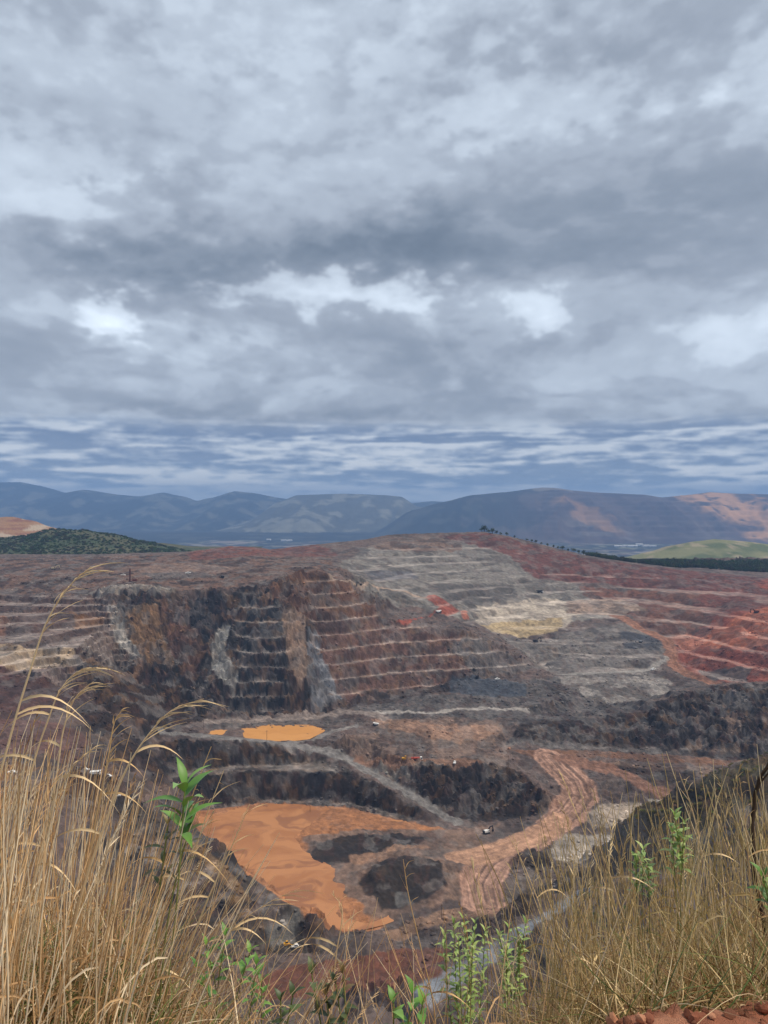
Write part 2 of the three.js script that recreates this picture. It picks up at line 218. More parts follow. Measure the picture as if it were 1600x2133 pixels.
const ZONES = [[[0.188,0.117,0.089],6,0.6,[-696.6,-1020,-881.8,-1292,-658.3,-1266,-366.6,-1343,-181.5,-1396,-96.4,-1349,-69.6,-1071,-103.1,-991,-150.8,-966,-262.8,-962,-322.5,-963,-382.5,-964,-522.9,-1005]],
[[0.27,0.181,0.141],5,0.35,[-382.9,-1155,-312.5,-1202,-203.1,-1116,-266.6,-1079,-339.7,-1045]],
[[0.168,0.141,0.13],5,0.35,[-358.8,-1082,-288.4,-1109,-232.3,-1051,-312.3,-1022]],
[[0.337,0.301,0.262],4,0.35,[-395.4,-965,-375.5,-987,-322.5,-963,-285.3,-964,-259.1,-960,-289.5,-947,-349.6,-943]],
[[0.202,0.08,0.061],5,0.35,[-362.2,-1343,-296.9,-1428,-271.4,-1740,-92.4,-1421,-88.1,-1355,-320.8,-1234]],
[[0.122,0.076,0.063],6,0.35,[-704.8,-1032,-373.9,-958,-322.9,-902,-325.6,-893,-414,-795,-537.9,-787]],
[[0.275,0.136,0.061],4,0.35,[-386.1,-913,-350.9,-922,-343,-901,-366.6,-880]],
[[0.254,0.127,0.08],4,0.35,[-507,-906,-457.2,-895,-417,-816,-452.9,-809]],
[[0.03,0.025,0.024],6,0.6,[-337.7,-944,-150.3,-963,-92.2,-945,-57.2,-878,-205.3,-851,-242,-742,-305.9,-824]],
[[0.042,0.026,0.02],8,0.6,[-338.6,-800,-314,-893,-267,-872,-213,-860,-214.1,-821,-233.3,-761,-277.9,-735,-318.1,-763]],
[[0.238,0.141,0.076],5,0.5,[-319.7,-927,-286.5,-937,-272.2,-909,-246.5,-884,-281.5,-882,-310.5,-900]],
[[0.205,0.122,0.08],5,0.5,[-325.1,-832,-289.1,-888,-288.4,-868,-298.9,-791]],
[[0.125,0.067,0.048],6,0.5,[-289.2,-946,-251.1,-953,-224.4,-907,-234.3,-877,-269.2,-909]],
[[0.019,0.02,0.028],5,0.3,[-248.7,-956,-205.2,-956,-199.7,-930,-219.4,-911,-241.1,-926]],
[[0.376,0.352,0.314],3,0.4,[-356.2,-936,-338.5,-929,-311.7,-900,-294.6,-887,-311.1,-888,-332.1,-903]],
[[0.376,0.361,0.332],3,0.3,[-208.6,-929,-192.3,-929,-193.6,-901,-168.2,-875,-178.6,-870,-207.1,-888,-212.6,-912]],
[[0.022,0.024,0.03],5,0.4,[-185.4,-950,-129.6,-949,-112.4,-871,-185.2,-861,-170.3,-886]],
[[0.283,0.195,0.144],4,0.4,[-128.6,-941,-101.9,-955,-92.4,-898,-101.8,-878,-122.8,-907]],
[[0.212,0.22,0.242],5,0.5,[-99.9,-936,-81,-943,-45.2,-889,-85.5,-874,-92.4,-898]],
[[0.147,0.076,0.051],5,0.4,[-150.5,-964,-127.4,-980,-75.5,-1055,-19.6,-1004,0,-1001,-92.2,-944,-128.8,-943]],
[[0.175,0.098,0.078],4,0.45,[-89.3,-946,0,-999,104.5,-1003,222.3,-989,124.8,-958,42.4,-929,-23.5,-903,-45,-885,-68,-908]],
[[0.171,0.15,0.141],6,0.4,[104.4,-1002,222.3,-989,124.9,-959,92.9,-984]],
[[0.061,0.047,0.044],5,0.4,[-40.4,-886,42.5,-931,150.6,-963,150.5,-924,41.1,-902,-33.8,-864]],
[[0.468,0.347,0.227],4,0.5,[-533.9,-781,-410.9,-789,-338.1,-799,-320.1,-768,-384,-737,-510.1,-746]],
[[0.112,0.056,0.048],6,0.4,[-500.6,-732,-383.5,-736,-319.3,-766,-275.4,-704,-333.3,-639,-439.5,-642]],
[[0.036,0.024,0.021],8,0.4,[-282.8,-723,-197.3,-756,-198,-722,-204,-665,-241,-648,-298.7,-705]],
[[0.181,0.098,0.082],5,0.2,[-439.5,-642,-292,-649,-254.2,-639,-242.9,-591,-368.6,-538]],
[[0.242,0.133,0.068],6,0.5,[-356.3,-520,-276.7,-530,-222.9,-610,-184.1,-508,-223.7,-428,-290.1,-423]],
[[0.087,0.07,0.058],5,0.6,[-192,-516,-172.1,-549,-162.1,-653,-58.4,-496,-31.4,-480,-31,-473,-74.5,-474,-105.6,-436,-157.1,-429]],
[[0.212,0.205,0.188],4,0.3,[-82.5,-485,-64.4,-492,-58.1,-493,-58.5,-483,-75.1,-478]],
[[0.332,0.205,0.102],3,0.3,[-143.2,-528,-127,-525,-91.8,-501,-96.8,-493,-119.1,-506,-142.2,-518]],
[[0.332,0.205,0.102],3,0.3,[-105.3,-488,-91.8,-501,-90.1,-492,-98.6,-486]],
[[0.141,0.093,0.063],6,0.5,[-157.1,-429,-105.6,-436,-88,-448,-81.2,-387,-118.4,-301,-173.6,-379]],
[[0.509,0.223,0.095],3,0.15,[-177.5,-671,-183.9,-713,-114.9,-733,-37.7,-721,31.3,-684,57.2,-673,25.8,-657,-17.4,-666,-46.8,-651,-62.3,-635,-71.8,-610,-75.2,-575,-59.8,-571,-30.6,-584,0,-595,-14.8,-567,-3.5,-535,0,-521,-13.3,-507,-51.4,-491,-103,-525]],
[[0.279,0.184,0.138],5,0.4,[-68.2,-652,-17.4,-664,66,-673,107.1,-683,79.8,-610,64.8,-550,10.5,-535,0,-523,-14,-535,-37.4,-572,-63.8,-610]],
[[0.036,0.026,0.022],4,0.5,[-58.5,-639,-42.7,-653,0,-656,38.5,-654,24.7,-630,-24,-613,-39.7,-608,-75.2,-575,-71.8,-610]],
[[0.434,0.254,0.162],3,0.3,[-28.2,-617,0,-621,37.7,-641,41.4,-634,0,-603,-23.7,-605]],
[[0.04,0.03,0.025],4,0.5,[-20.7,-575,0,-600,23.4,-596,44.7,-594,45.9,-561,28.7,-548,7.1,-539,-3.5,-532,-11,-559]],
[[0.159,0.153,0.144],3,0.3,[7.3,-556,18.3,-560,21.3,-543,10.6,-541]],
[[0.028,0.022,0.019],4,0.45,[-231.8,-756,-165.1,-767,-120.7,-771,-60,-767,-4.7,-723,36.2,-693,22.5,-689,-37.7,-721,-114.9,-733,-184.2,-714,-210.1,-685]],
[[0.025,0.025,0.03],4,0.4,[-78.1,-748,-53.4,-744,-47.5,-728,-71.8,-733]],
[[0.258,0.181,0.144],6,0.5,[-71,-777,-41.7,-799,32.7,-836,135.3,-830,129.8,-765,116.7,-745,48.5,-743,14.8,-757,-30.3,-774]],
[[0.434,0.262,0.178],5,0.35,[-16.4,-840,32.8,-838,53.3,-817,133.3,-818,130.6,-801,82.1,-787,31.3,-801,-5.3,-816]],
[[0.198,0.171,0.156],4,0.4,[-204.1,-846,-135.3,-865,-56.5,-867,-44.3,-850,-54.7,-839,-153.7,-842,-198.3,-822]],
[[0.036,0.026,0.023],4,0.5,[24.3,-744,53.2,-741,116.5,-744,137.1,-737,154.6,-707,154.8,-697,113.2,-693,81.5,-693,46.4,-710]],
[[0.423,0.328,0.258],4,0.4,[14.8,-757,22.1,-754,93.2,-752,102.2,-746,53.4,-744,34,-744]],
[[0.262,0.25,0.227],4,0.4,[-30,-766,14.8,-757,24.2,-741,4.9,-749,-19.8,-759]],
[[0.036,0.026,0.023],4,0.55,[131.2,-789,151.6,-816,248,-827,291.5,-828,336.6,-840,395.5,-843,494.3,-843,439.9,-749,302.6,-773,204.1,-782]],
[[0.246,0.168,0.127],5,0.3,[368.7,-802,382.2,-803,384.9,-787,368.2,-784]],
[[0.191,0.171,0.159],3,0.4,[133.8,-789,204.3,-783,327,-771,328.2,-774,205.9,-789,140,-795]],
[[0.238,0.125,0.078],3,0.3,[132,-778,203.5,-780,325.7,-768,392.6,-752,384.8,-737,317.3,-748,224.9,-766,158.5,-759]],
[[0.262,0.178,0.133],6,0.5,[193.1,-759,315.6,-744,382.2,-732,245.6,-470,292.5,-700,252.5,-730]],
[[0.048,0.033,0.025],4,0.5,[221.4,-754,315.7,-733,299.1,-716,274.5,-725,236.6,-740]],
[[0.539,0.44,0.347],4,0.3,[186.2,-687,204.8,-697,243,-702,282.3,-686,270.4,-657,190,-661]],
[[0.597,0.521,0.434],3,0.3,[144.1,-639,159.1,-658,203.9,-650,153.6,-470,170.6,-593,141.2,-600]],
[[0.665,0.597,0.509],3,0.2,[245.7,-710,278.4,-699,277.8,-686,251.4,-700]],
[[0.054,0.04,0.032],4,0.5,[100.4,-602,117.5,-631,134.2,-632,138,-603,122.4,-585]],
[[0.04,0.031,0.025],3,0.4,[163.6,-593,181.2,-633,190.5,-631,147.5,-470,141.4,-470]],
[[0.205,0.159,0.127],5,0.5,[90.9,-579,137.3,-600,162.8,-593,116.2,-418,82.4,-420,87,-532]],
[[0.13,0.117,0.112],6,0.5,[-40.1,-879,41,-898,150.3,-923,223.5,-953,388.4,-917,292.2,-830,154.7,-818,140.5,-829,32.9,-840,-22.1,-847]],
[[0.072,0.084,0.105],4,0.15,[80.3,-948,124.8,-958,177.6,-924,172.1,-895,117,-898,80.3,-913]],
[[0.342,0.309,0.279],6,0.5,[231,-985,287.8,-982,347.2,-987,366.7,-938,324.7,-859,258.4,-881,223.6,-903]],
[[0.246,0.227,0.202],8,0.4,[-78.6,-1209,-46.4,-1427,59.1,-1515,195.3,-1503,263.7,-1449,350.1,-1346,419.2,-1289,378.7,-1164,144.9,-1113,35.7,-1097,-26.9,-1033]],
[[0.235,0.162,0.127],6,0.5,[-51.3,-1435,69.3,-1524,158.5,-1525,151.2,-1454,55.3,-1419]],
[[0.13,0.12,0.112],8,0.3,[80.1,-1231,220.6,-1305,228.2,-1253,136.9,-1169,91.6,-1173]],
[[0.147,0.147,0.162],5,0.4,[-31.8,-1221,51.1,-1311,56.6,-1243,-15.1,-1162]],
[[0.162,0.061,0.05],6,0.4,[99.7,-1534,206.8,-1553,432.9,-1480,735,-1413,855.2,-1315,793.5,-1220,622.9,-1197,504.2,-1292,396.5,-1355,271.7,-1348,245.9,-1455]],
[[0.202,0.093,0.067],7,0.4,[350.1,-1346,502.2,-1287,785.7,-1208,692.3,-1064,427.8,-1060,405.5,-1074,386.3,-1120,381.9,-1198,353.2,-1293]],
[[0.565,0.485,0.392],9,0.3,[134.5,-1117,153.5,-1180,279.3,-1263,364.8,-1246,292.6,-1153,262,-1103,169.3,-1084]],
[[0.552,0.418,0.238],5,0.2,[146.9,-1101,193.2,-1142,281.5,-1163,262,-1103,169.3,-1084]],
[[0.423,0.309,0.238],7,0.4,[312.7,-1265,417.9,-1285,422.2,-1180,345.2,-1179,294,-1189]],
[[0.205,0.184,0.168],6,0.5,[168.4,-1078,285.1,-1095,367.7,-1130,405.6,-1065,364.2,-981,225.4,-961,197.3,-1010]],
[[0.078,0.082,0.095],4,0.25,[351.5,-1102,411.2,-1067,387.3,-1040,340.8,-1047]],
[[0.287,0.08,0.051],6,0.3,[409.4,-1048,487.2,-1101,730.9,-1405,869.9,-1216,588.5,-821,469.6,-901,415.1,-937,399.8,-1003]],
[[0.175,0.058,0.042],7,0.3,[505,-1213,653.9,-1323,678.3,-1272,592.7,-1111,488.5,-1104]],
[[0.153,0.114,0.105],5,0.4,[416.7,-992,465.8,-941,453.5,-916,417.8,-943]],
[[0.462,0.147,0.08],6,0.3,[440.8,-1058,489.7,-1075,577.7,-1110,726.5,-1015,633.1,-884,505.7,-971,452.5,-1022]],
[[0.509,0.202,0.133],4,0.3,[407.9,-1071,449,-1095,463.5,-1047,436.3,-1031]],
[[0.347,0.095,0.063],2.5,0.15,[59.1,-1136,79.6,-1166,97.3,-1151,116.9,-1137,93.1,-1101,74.8,-1095,84.2,-1125]],
[[0.347,0.095,0.063],2,0.15,[14.3,-997,33.3,-1024,74.4,-1089,40.1,-1026,32.5,-1000]],
[[0.497,0.181,0.117],2,0.15,[116.9,-1137,127.8,-1142,131,-1118,119.7,-1115]],
[[0.12,0.102,0.065],5,0.6,[116.3,-409,214.1,-669,146.5,-374,183.2,-351,250.3,-320,223.5,-285,145.5,-318,114.5,-350]],
[[0.323,0.352,0.392],3,0.25,[0,-339,13.8,-351,35.6,-362,61.7,-377,90.9,-397,113.2,-410,108.5,-384,86.6,-378,58.9,-360,33.9,-345,15.5,-337]],
[[0.227,0.089,0.056],3,0.2,[-86.3,-439,-59.6,-455,-30.5,-465,0,-475,31.7,-484,50.8,-485,27.9,-355,9.2,-352,-22.5,-429,-66.4,-422]],
[[0.356,0.223,0.15],3,0.3,[0,-502,20.5,-523,45.7,-537,93,-547,100.3,-538,82.9,-528,54.6,-521,20,-509,6.4,-492]]];
const BENCHES = [[16,-233.4,0.36,1,0.3,[-103.1,-991,-75.5,-1055,-19.6,-1004,39.1,-1002,104.7,-1005,222.3,-989,124.8,-958,-23.5,-900,-44.8,-881,-64,-893,-92.2,-945]],
[16,-230.4,0.34,0.9,0.75,[-186.7,-957,-130.7,-957,-110.7,-871,-184.8,-859,-178.9,-886]],
[6.5,-234.4,0.72,0.95,0.55,[-704.8,-1032,-365.3,-952,-304,-898,-311.3,-869,-317.2,-749,-478.9,-700]],
[11,-224.4,0.5,0.8,0.35,[-62.8,-1208,-18.5,-1427,197,-1516,365.4,-1405,411.4,-1265,408.7,-1064,363.5,-979,225.4,-961,198.4,-1051,43.6,-1116]],
[14,-224.4,0.45,0.9,0.35,[365.4,-1405,691.4,-1329,869.9,-1216,588.5,-821,412.5,-931,406.7,-1041,397.2,-1221]],
[27,-299.4,0.28,0.86,0.35,[-231.8,-756,-165.1,-767,-120.7,-771,-60,-767,-4.7,-723,36.2,-692,22.4,-686,-37.6,-719,-114.7,-732,-183.9,-713,-210.1,-685]],
[9,-288.4,0.45,0.86,0.7,[-190.5,-521,-58.4,-496,-31.4,-480,-75,-477,-172.1,-470]],
[13,-248.4,0.3,0.3,1.0,[131.2,-789,151.6,-816,291.5,-828,336.6,-840,494.3,-843,439.9,-749,302.6,-773,204.1,-782]]];
const CALM = [[-181.8,-696,-114.3,-729,-37.5,-717,31.1,-680,69.6,-666,106.6,-680,145.3,-674,176,-700,203.7,-709,171.2,-672,129.3,-638,103.5,-609,82.8,-550,56.7,-542,10.3,-524,-13.5,-515,-51.5,-492,-103.4,-527],[-162.2,-829,-87.5,-839,-64.4,-823,-83,-795,-111.2,-775,-145.6,-770,-186.8,-774,-193.4,-824]];
const ROADS = [[[0.275,0.258,0.242],7,0.15,[-232.5,-775,-186.8,-774,-141.7,-776,-101.5,-778,-60.7,-776,-29.9,-764,0,-742,28.2,-720,52.7,-702,67.6,-690]],
[[0.434,0.254,0.181],17,1.1,[74.7,-544,75.7,-579,89.7,-610,116.4,-636,147.9,-666,173.8,-691,190.9,-713,188.7,-732,178.6,-750,172.2,-765]],
[[0.631,0.361,0.227],14,0.35,[64.4,-616,85.9,-626,113.3,-642,142.7,-662,159.2,-677]],
[[0.309,0.162,0.109],9,0.4,[184.2,-763,224.8,-749,254.1,-721,283.4,-700]],
[[0.361,0.175,0.112],9,0.35,[365.1,-1169,382.5,-1109,408,-1066,406.7,-1041,397.4,-1024,394.4,-996,404.2,-962,416.7,-927]],
[[0.287,0.262,0.242],5,0.2,[-101.9,-781,-63.5,-812,-32.2,-824]],
[[0.479,0.434,0.392],3,0.2,[-11.1,-852,27.8,-852,55,-844,83.9,-858,112.4,-862,144.7,-854,167.2,-855]],
[[0.328,0.266,0.231],5,0.3,[-202.6,-840,-134.4,-859,-67.8,-867,-45.4,-871,0,-840]],
[[0.434,0.323,0.246],4,0.3,[-71.8,-1004,-47,-1033,-7.4,-1134,37.2,-1145,66.6,-1138]],
[[0.292,0.162,0.107],6,0.3,[-25.1,-770,24.6,-753,73.3,-749,97.5,-747]],
[[0.376,0.347,0.314],4,0.2,[226.8,-967,291.6,-973,353.2,-986,391.1,-1018]]];
const LAKE = [-178.6,-659,-185.7,-711,-115,-734,-37.7,-722,31.3,-685,45.6,-665,42.3,-617,52.6,-574,35.9,-549,10.3,-527,0,-520,-16.8,-513,-10,-505,-60,-512,-110,-520,-150,-560,-180,-620];
const POND = [-160.8,-830.1,-149.1,-788.2,-112,-780.4,-80.2,-793,-63.5,-824.8,-85.3,-844.4,-132.1,-844.4];
const SMALL_POND = [-198,-816.2,-191.8,-807.8,-177,-807.8,-175.3,-824.8,-190.1,-828.3];

// ---------------------------------------------------------------- bookkeeping
const taken = new Map();
function numbered(name) { const n = taken.get(name) ?? 0; taken.set(name, n + 1); return n ? name + '_' + String(n).padStart(3, '0') : name; }
function tag(o, label, category, group, kind) { o.userData.label = label; o.userData.category = category; if (group) o.userData.group = group; if (kind) o.userData.kind = kind; return o; }
function addMesh(name, geo, mat, parent = scene) { const m = new THREE.Mesh(geo, mat); m.name = parent === scene ? numbered(name) : name; m.castShadow = m.receiveShadow = true; parent.add(m); return m; }
function base(name, x, y, z, turn = 0) { const g = new THREE.Group(); g.name = numbered(name); g.position.set(x, y, z); g.rotation.y = turn; scene.add(g); return g; }
const std = (hex, roughness = 0.95, extra = {}) => new THREE.MeshStandardMaterial({ color: hex, roughness, ...extra });

// grain shared by the ground materials: fine and coarse speckle, tiled
function grainTexture(n, fn) {
  const d = new Uint8Array(n * n * 4);
  for (let j = 0; j < n; j++) for (let i = 0; i < n; i++) { const v = clamp(fn(i, j), 0, 1) * 255; d.set([v, v, v, 255], (j * n + i) * 4); }
  const t = new THREE.DataTexture(d, n, n); t.wrapS = t.wrapT = THREE.RepeatWrapping; t.magFilter = THREE.LinearFilter; t.minFilter = THREE.LinearMipmapLinearFilter; t.generateMipmaps = true; t.needsUpdate = true; return t;
}
function tileNoise(i, j, n, cells) {                              // value noise that wraps after n texels
  const x = i / n * cells, y = j / n * cells, a = Math.floor(x), b = Math.floor(y); let u = x - a, v = y - b; u = u * u * (3 - 2 * u); v = v * v * (3 - 2 * v);
  const h = (p, q) => hash((p % cells) + cells * 7, (q % cells) + cells * 13);
  return lerp(lerp(h(a, b), h(a + 1, b), u), lerp(h(a, b + 1), h(a + 1, b + 1), u), v);
}
const grain = grainTexture(1024, (i, j) => { const a = tileNoise(i, j, 1024, 512), b = tileNoise(i, j, 1024, 171), c = tileNoise(i, j, 1024, 43), d = tileNoise(i, j, 1024, 12); return 0.80 + 0.20 * (a - 0.5) + 0.0 * a + 0.26 * (b - 0.5) + 0.22 * (c - 0.5) + 0.14 * (d - 0.5) + (hash(i, j) > 0.965 ? 0.14 : 0); });

// ---------------------------------------------------------------- triangulate the break lines, grid the result
const pts = [];
for (const l of BREAK_LINES) for (let i = 0; i < l.length; i += 3) {
  const p = [l[i], l[i + 1], l[i + 2]];
  if (!i) { pts.push(p); continue; }
  const q = [l[i - 3], l[i - 2], l[i - 1]], d = Math.hypot(p[0] - q[0], p[2] - q[2]), n = d > 180 ? 1 : Math.max(1, Math.round(d / 16));
  for (let k = 1; k <= n; k++) pts.push(q.map((v, c) => lerp(v, p[c], k / n)));
}
const kept = [];
for (const p of pts) if (kept.every((q) => (p[0] - q[0]) ** 2 + (p[2] - q[2]) ** 2 > 9)) kept.push(p);
function delaunay(P) {
  const n = P.length, M = 1e5, xs = P.map((p, i) => p[0] + (hash(i, 1) - 0.5) * 0.04), zs = P.map((p, i) => p[2] + (hash(i, 2) - 0.5) * 0.04);
  xs.push(-M, M, 0); zs.push(-M, -M, M);
  const tri = (a, b, c) => {
    const ax = xs[a], ay = zs[a], bx = xs[b], by = zs[b], cx = xs[c], cy = zs[c], d = 2 * (ax * (by - cy) + bx * (cy - ay) + cx * (ay - by));
    const ux = ((ax * ax + ay * ay) * (by - cy) + (bx * bx + by * by) * (cy - ay) + (cx * cx + cy * cy) * (ay - by)) / d, uy = ((ax * ax + ay * ay) * (cx - bx) + (bx * bx + by * by) * (ax - cx) + (cx * cx + cy * cy) * (bx - ax)) / d;
    return { v: [a, b, c], ux, uy, r: (ax - ux) ** 2 + (ay - uy) ** 2 };
  };
  let T = [tri(n, n + 1, n + 2)];
  const order = [...P.keys()].sort((a, b) => hash(a, 5) - hash(b, 5));
  for (const i of order) {
    const x = xs[i], y = zs[i], good = [], edges = new Map();
    for (const t of T) {
      if ((t.ux - x) ** 2 + (t.uy - y) ** 2 >= t.r) { good.push(t); continue; }
      for (const [a, b] of [[0, 1], [1, 2], [2, 0]]) { const p = t.v[a], q = t.v[b], k = Math.min(p, q) * 65536 + Math.max(p, q); edges.set(k, edges.has(k) ? null : [p, q]); }
    }
    for (const e of edges.values()) if (e) { const s = (xs[e[1]] - xs[e[0]]) * (y - zs[e[0]]) - (zs[e[1]] - zs[e[0]]) * (x - xs[e[0]]); if (Math.abs(s) > 1e-9) good.push(tri(e[0], e[1], i)); }
    T = good;
  }
  return T.filter((t) => Math.max(...t.v) < n).map((t) => t.v);
}
const tris = delaunay(kept);
const CELL = 3, GX0 = -960, GZ0 = 0, GNX = 660, GNZ = 600;         // z runs from 0 to -1797
let grid = new Float32Array(GNX * GNZ).fill(-135);
for (const [a, b, c] of tris) {
  const p = kept[a], q = kept[b], r = kept[c];
  const den = (q[2] - r[2]) * (p[0] - r[0]) + (r[0] - q[0]) * (p[2] - r[2]); if (Math.abs(den) < 1e-9) continue;
  const i0 = Math.max(0, Math.ceil((Math.min(p[0], q[0], r[0]) - GX0) / CELL)), i1 = Math.min(GNX - 1, Math.floor((Math.max(p[0], q[0], r[0]) - GX0) / CELL));
  const j0 = Math.max(0, Math.ceil(-Math.max(p[2], q[2], r[2]) / CELL)), j1 = Math.min(GNZ - 1, Math.floor(-Math.min(p[2], q[2], r[2]) / CELL));
  for (let j = j0; j <= j1; j++) for (let i = i0; i <= i1; i++) {
    const x = GX0 + i * CELL, z = -j * CELL, l0 = ((q[2] - r[2]) * (x - r[0]) + (r[0] - q[0]) * (z - r[2])) / den, l1 = ((r[2] - p[2]) * (x - r[0]) + (p[0] - r[0]) * (z - r[2])) / den, l2 = 1 - l0 - l1;
    if (l0 >= -1e-6 && l1 >= -1e-6 && l2 >= -1e-6) grid[j * GNX + i] = l0 * p[1] + l1 * q[1] + l2 * r[1];
  }
}
function blur(g, n) { for (; n--;) { const o = g.slice(); for (let j = 1; j < GNZ - 1; j++) for (let i = 1; i < GNX - 1; i++) { const k = j * GNX + i; o[k] = (g[k] * 4 + (g[k - 1] + g[k + 1] + g[k - GNX] + g[k + GNX]) * 2 + g[k - GNX - 1] + g[k - GNX + 1] + g[k + GNX - 1] + g[k + GNX + 1]) / 16; } g = o; } return g; }
grid = blur(grid, 1);
const slopeGrid = new Float32Array(GNX * GNZ);
{ const g = blur(grid, 3); for (let j = 1; j < GNZ - 1; j++) for (let i = 1; i < GNX - 1; i++) { const k = j * GNX + i; slopeGrid[k] = Math.hypot(g[k + 1] - g[k - 1], g[k + GNX] - g[k - GNX]) / (2 * CELL); } }
function sample(g, x, z) {
  const fx = clamp((x - GX0) / CELL, 0, GNX - 1.001), fz = clamp(-z / CELL, 0, GNZ - 1.001), i = fx | 0, j = fz | 0, a = fx - i, b = fz - j, k = j * GNX + i;
  return (g[k] * (1 - a) + g[k + 1] * a) * (1 - b) + (g[k + GNX] * (1 - a) + g[k + GNX + 1] * a) * b;
}
// signed distance to a polygon given as x, z pairs (negative inside)
function polygon(flat) {
  const p = []; for (let i = 0; i < flat.length; i += 2) p.push([flat[i], flat[i + 1]]);
  const x0 = Math.min(...p.map((q) => q[0])), x1 = Math.max(...p.map((q) => q[0])), z0 = Math.min(...p.map((q) => q[1])), z1 = Math.max(...p.map((q) => q[1]));
  const sd = (x, z, far) => {
    if (x < x0 - far || x > x1 + far || z < z0 - far || z > z1 + far) return far;
    let d = 1e18, inside = false;
    for (let i = 0, j = p.length - 1; i < p.length; j = i++) {
      const ax = p[i][0], az = p[i][1], bx = p[j][0], bz = p[j][1], ex = bx - ax, ez = bz - az, wx = x - ax, wz = z - az, t = clamp((wx * ex + wz * ez) / (ex * ex + ez * ez + 1e-9));
      const dx = wx - ex * t, dz = wz - ez * t, q = dx * dx + dz * dz; if (q < d) d = q;
      if ((az > z) !== (bz > z) && x < (bx - ax) * (z - az) / (bz - az) + ax) inside = !inside;
    }
    return inside ? -Math.sqrt(d) : Math.sqrt(d);
  };
  sd.box = [x0, x1, z0, z1]; return sd;
}
const benches = BENCHES.map(([rise, level, flat, strength, rough, poly]) => ({ rise, level, flat, strength, rough, sd: polygon(poly) }));
const calm = CALM.map(polygon);
const zones = ZONES.map(([c, soft, mix, poly]) => ({ c, soft, mix, sd: polygon(poly) }));
const roads = ROADS.map(([c, half, tracks, line]) => { const p = []; let s = 0; for (let i = 0; i < line.length; i += 2) { if (i) s += Math.hypot(line[i] - line[i - 2], line[i + 1] - line[i - 1]); p.push([line[i], line[i + 1], s]); } return { c, half, tracks, p, box: [Math.min(...p.map((q) => q[0])), Math.max(...p.map((q) => q[0])), Math.min(...p.map((q) => q[1])), Math.max(...p.map((q) => q[1]))] }; });
function alongRoad(r, x, z) {                                    // [lateral offset, distance along] or null
  const m = r.half + 6; if (x < r.box[0] - m || x > r.box[1] + m || z < r.box[2] - m || z > r.box[3] + m) return null;
  let best = 1e9, lat = 0, s = 0;
  for (let i = 1; i < r.p.length; i++) {
    const a = r.p[i - 1], b = r.p[i], ex = b[0] - a[0], ez = b[1] - a[1], l2 = ex * ex + ez * ez, t = clamp(((x - a[0]) * ex + (z - a[1]) * ez) / l2), dx = x - a[0] - ex * t, dz = z - a[1] - ez * t, d = Math.hypot(dx, dz);
    if (d < best) { best = d; lat = Math.sign(ex * dz - ez * dx) * d; s = a[2] + Math.sqrt(l2) * t; }
  }
  return best < m ? [lat, s] : null;
}
function cells(x, z) {                                            // block faces: value of the nearest scattered point, and nearness to a joint
  const i = Math.floor(x), j = Math.floor(z); let d1 = 9, d2 = 9, v = 0;
  for (let a = -1; a <= 1; a++) for (let b = -1; b <= 1; b++) { const p = hash(i + a, j + b), q = hash(i + a + 711, j + b - 93), dx = i + a + p - x, dz = j + b + q - z, d = dx * dx + dz * dz; if (d < d1) { d2 = d1; d1 = d; v = hash(i + a - 55, j + b + 401); } else if (d < d2) d2 = d; }
  cells.joint = Math.sqrt(d2) - Math.sqrt(d1); return v;
}
const info = { berm: 0, wall: 0, face: 0 };
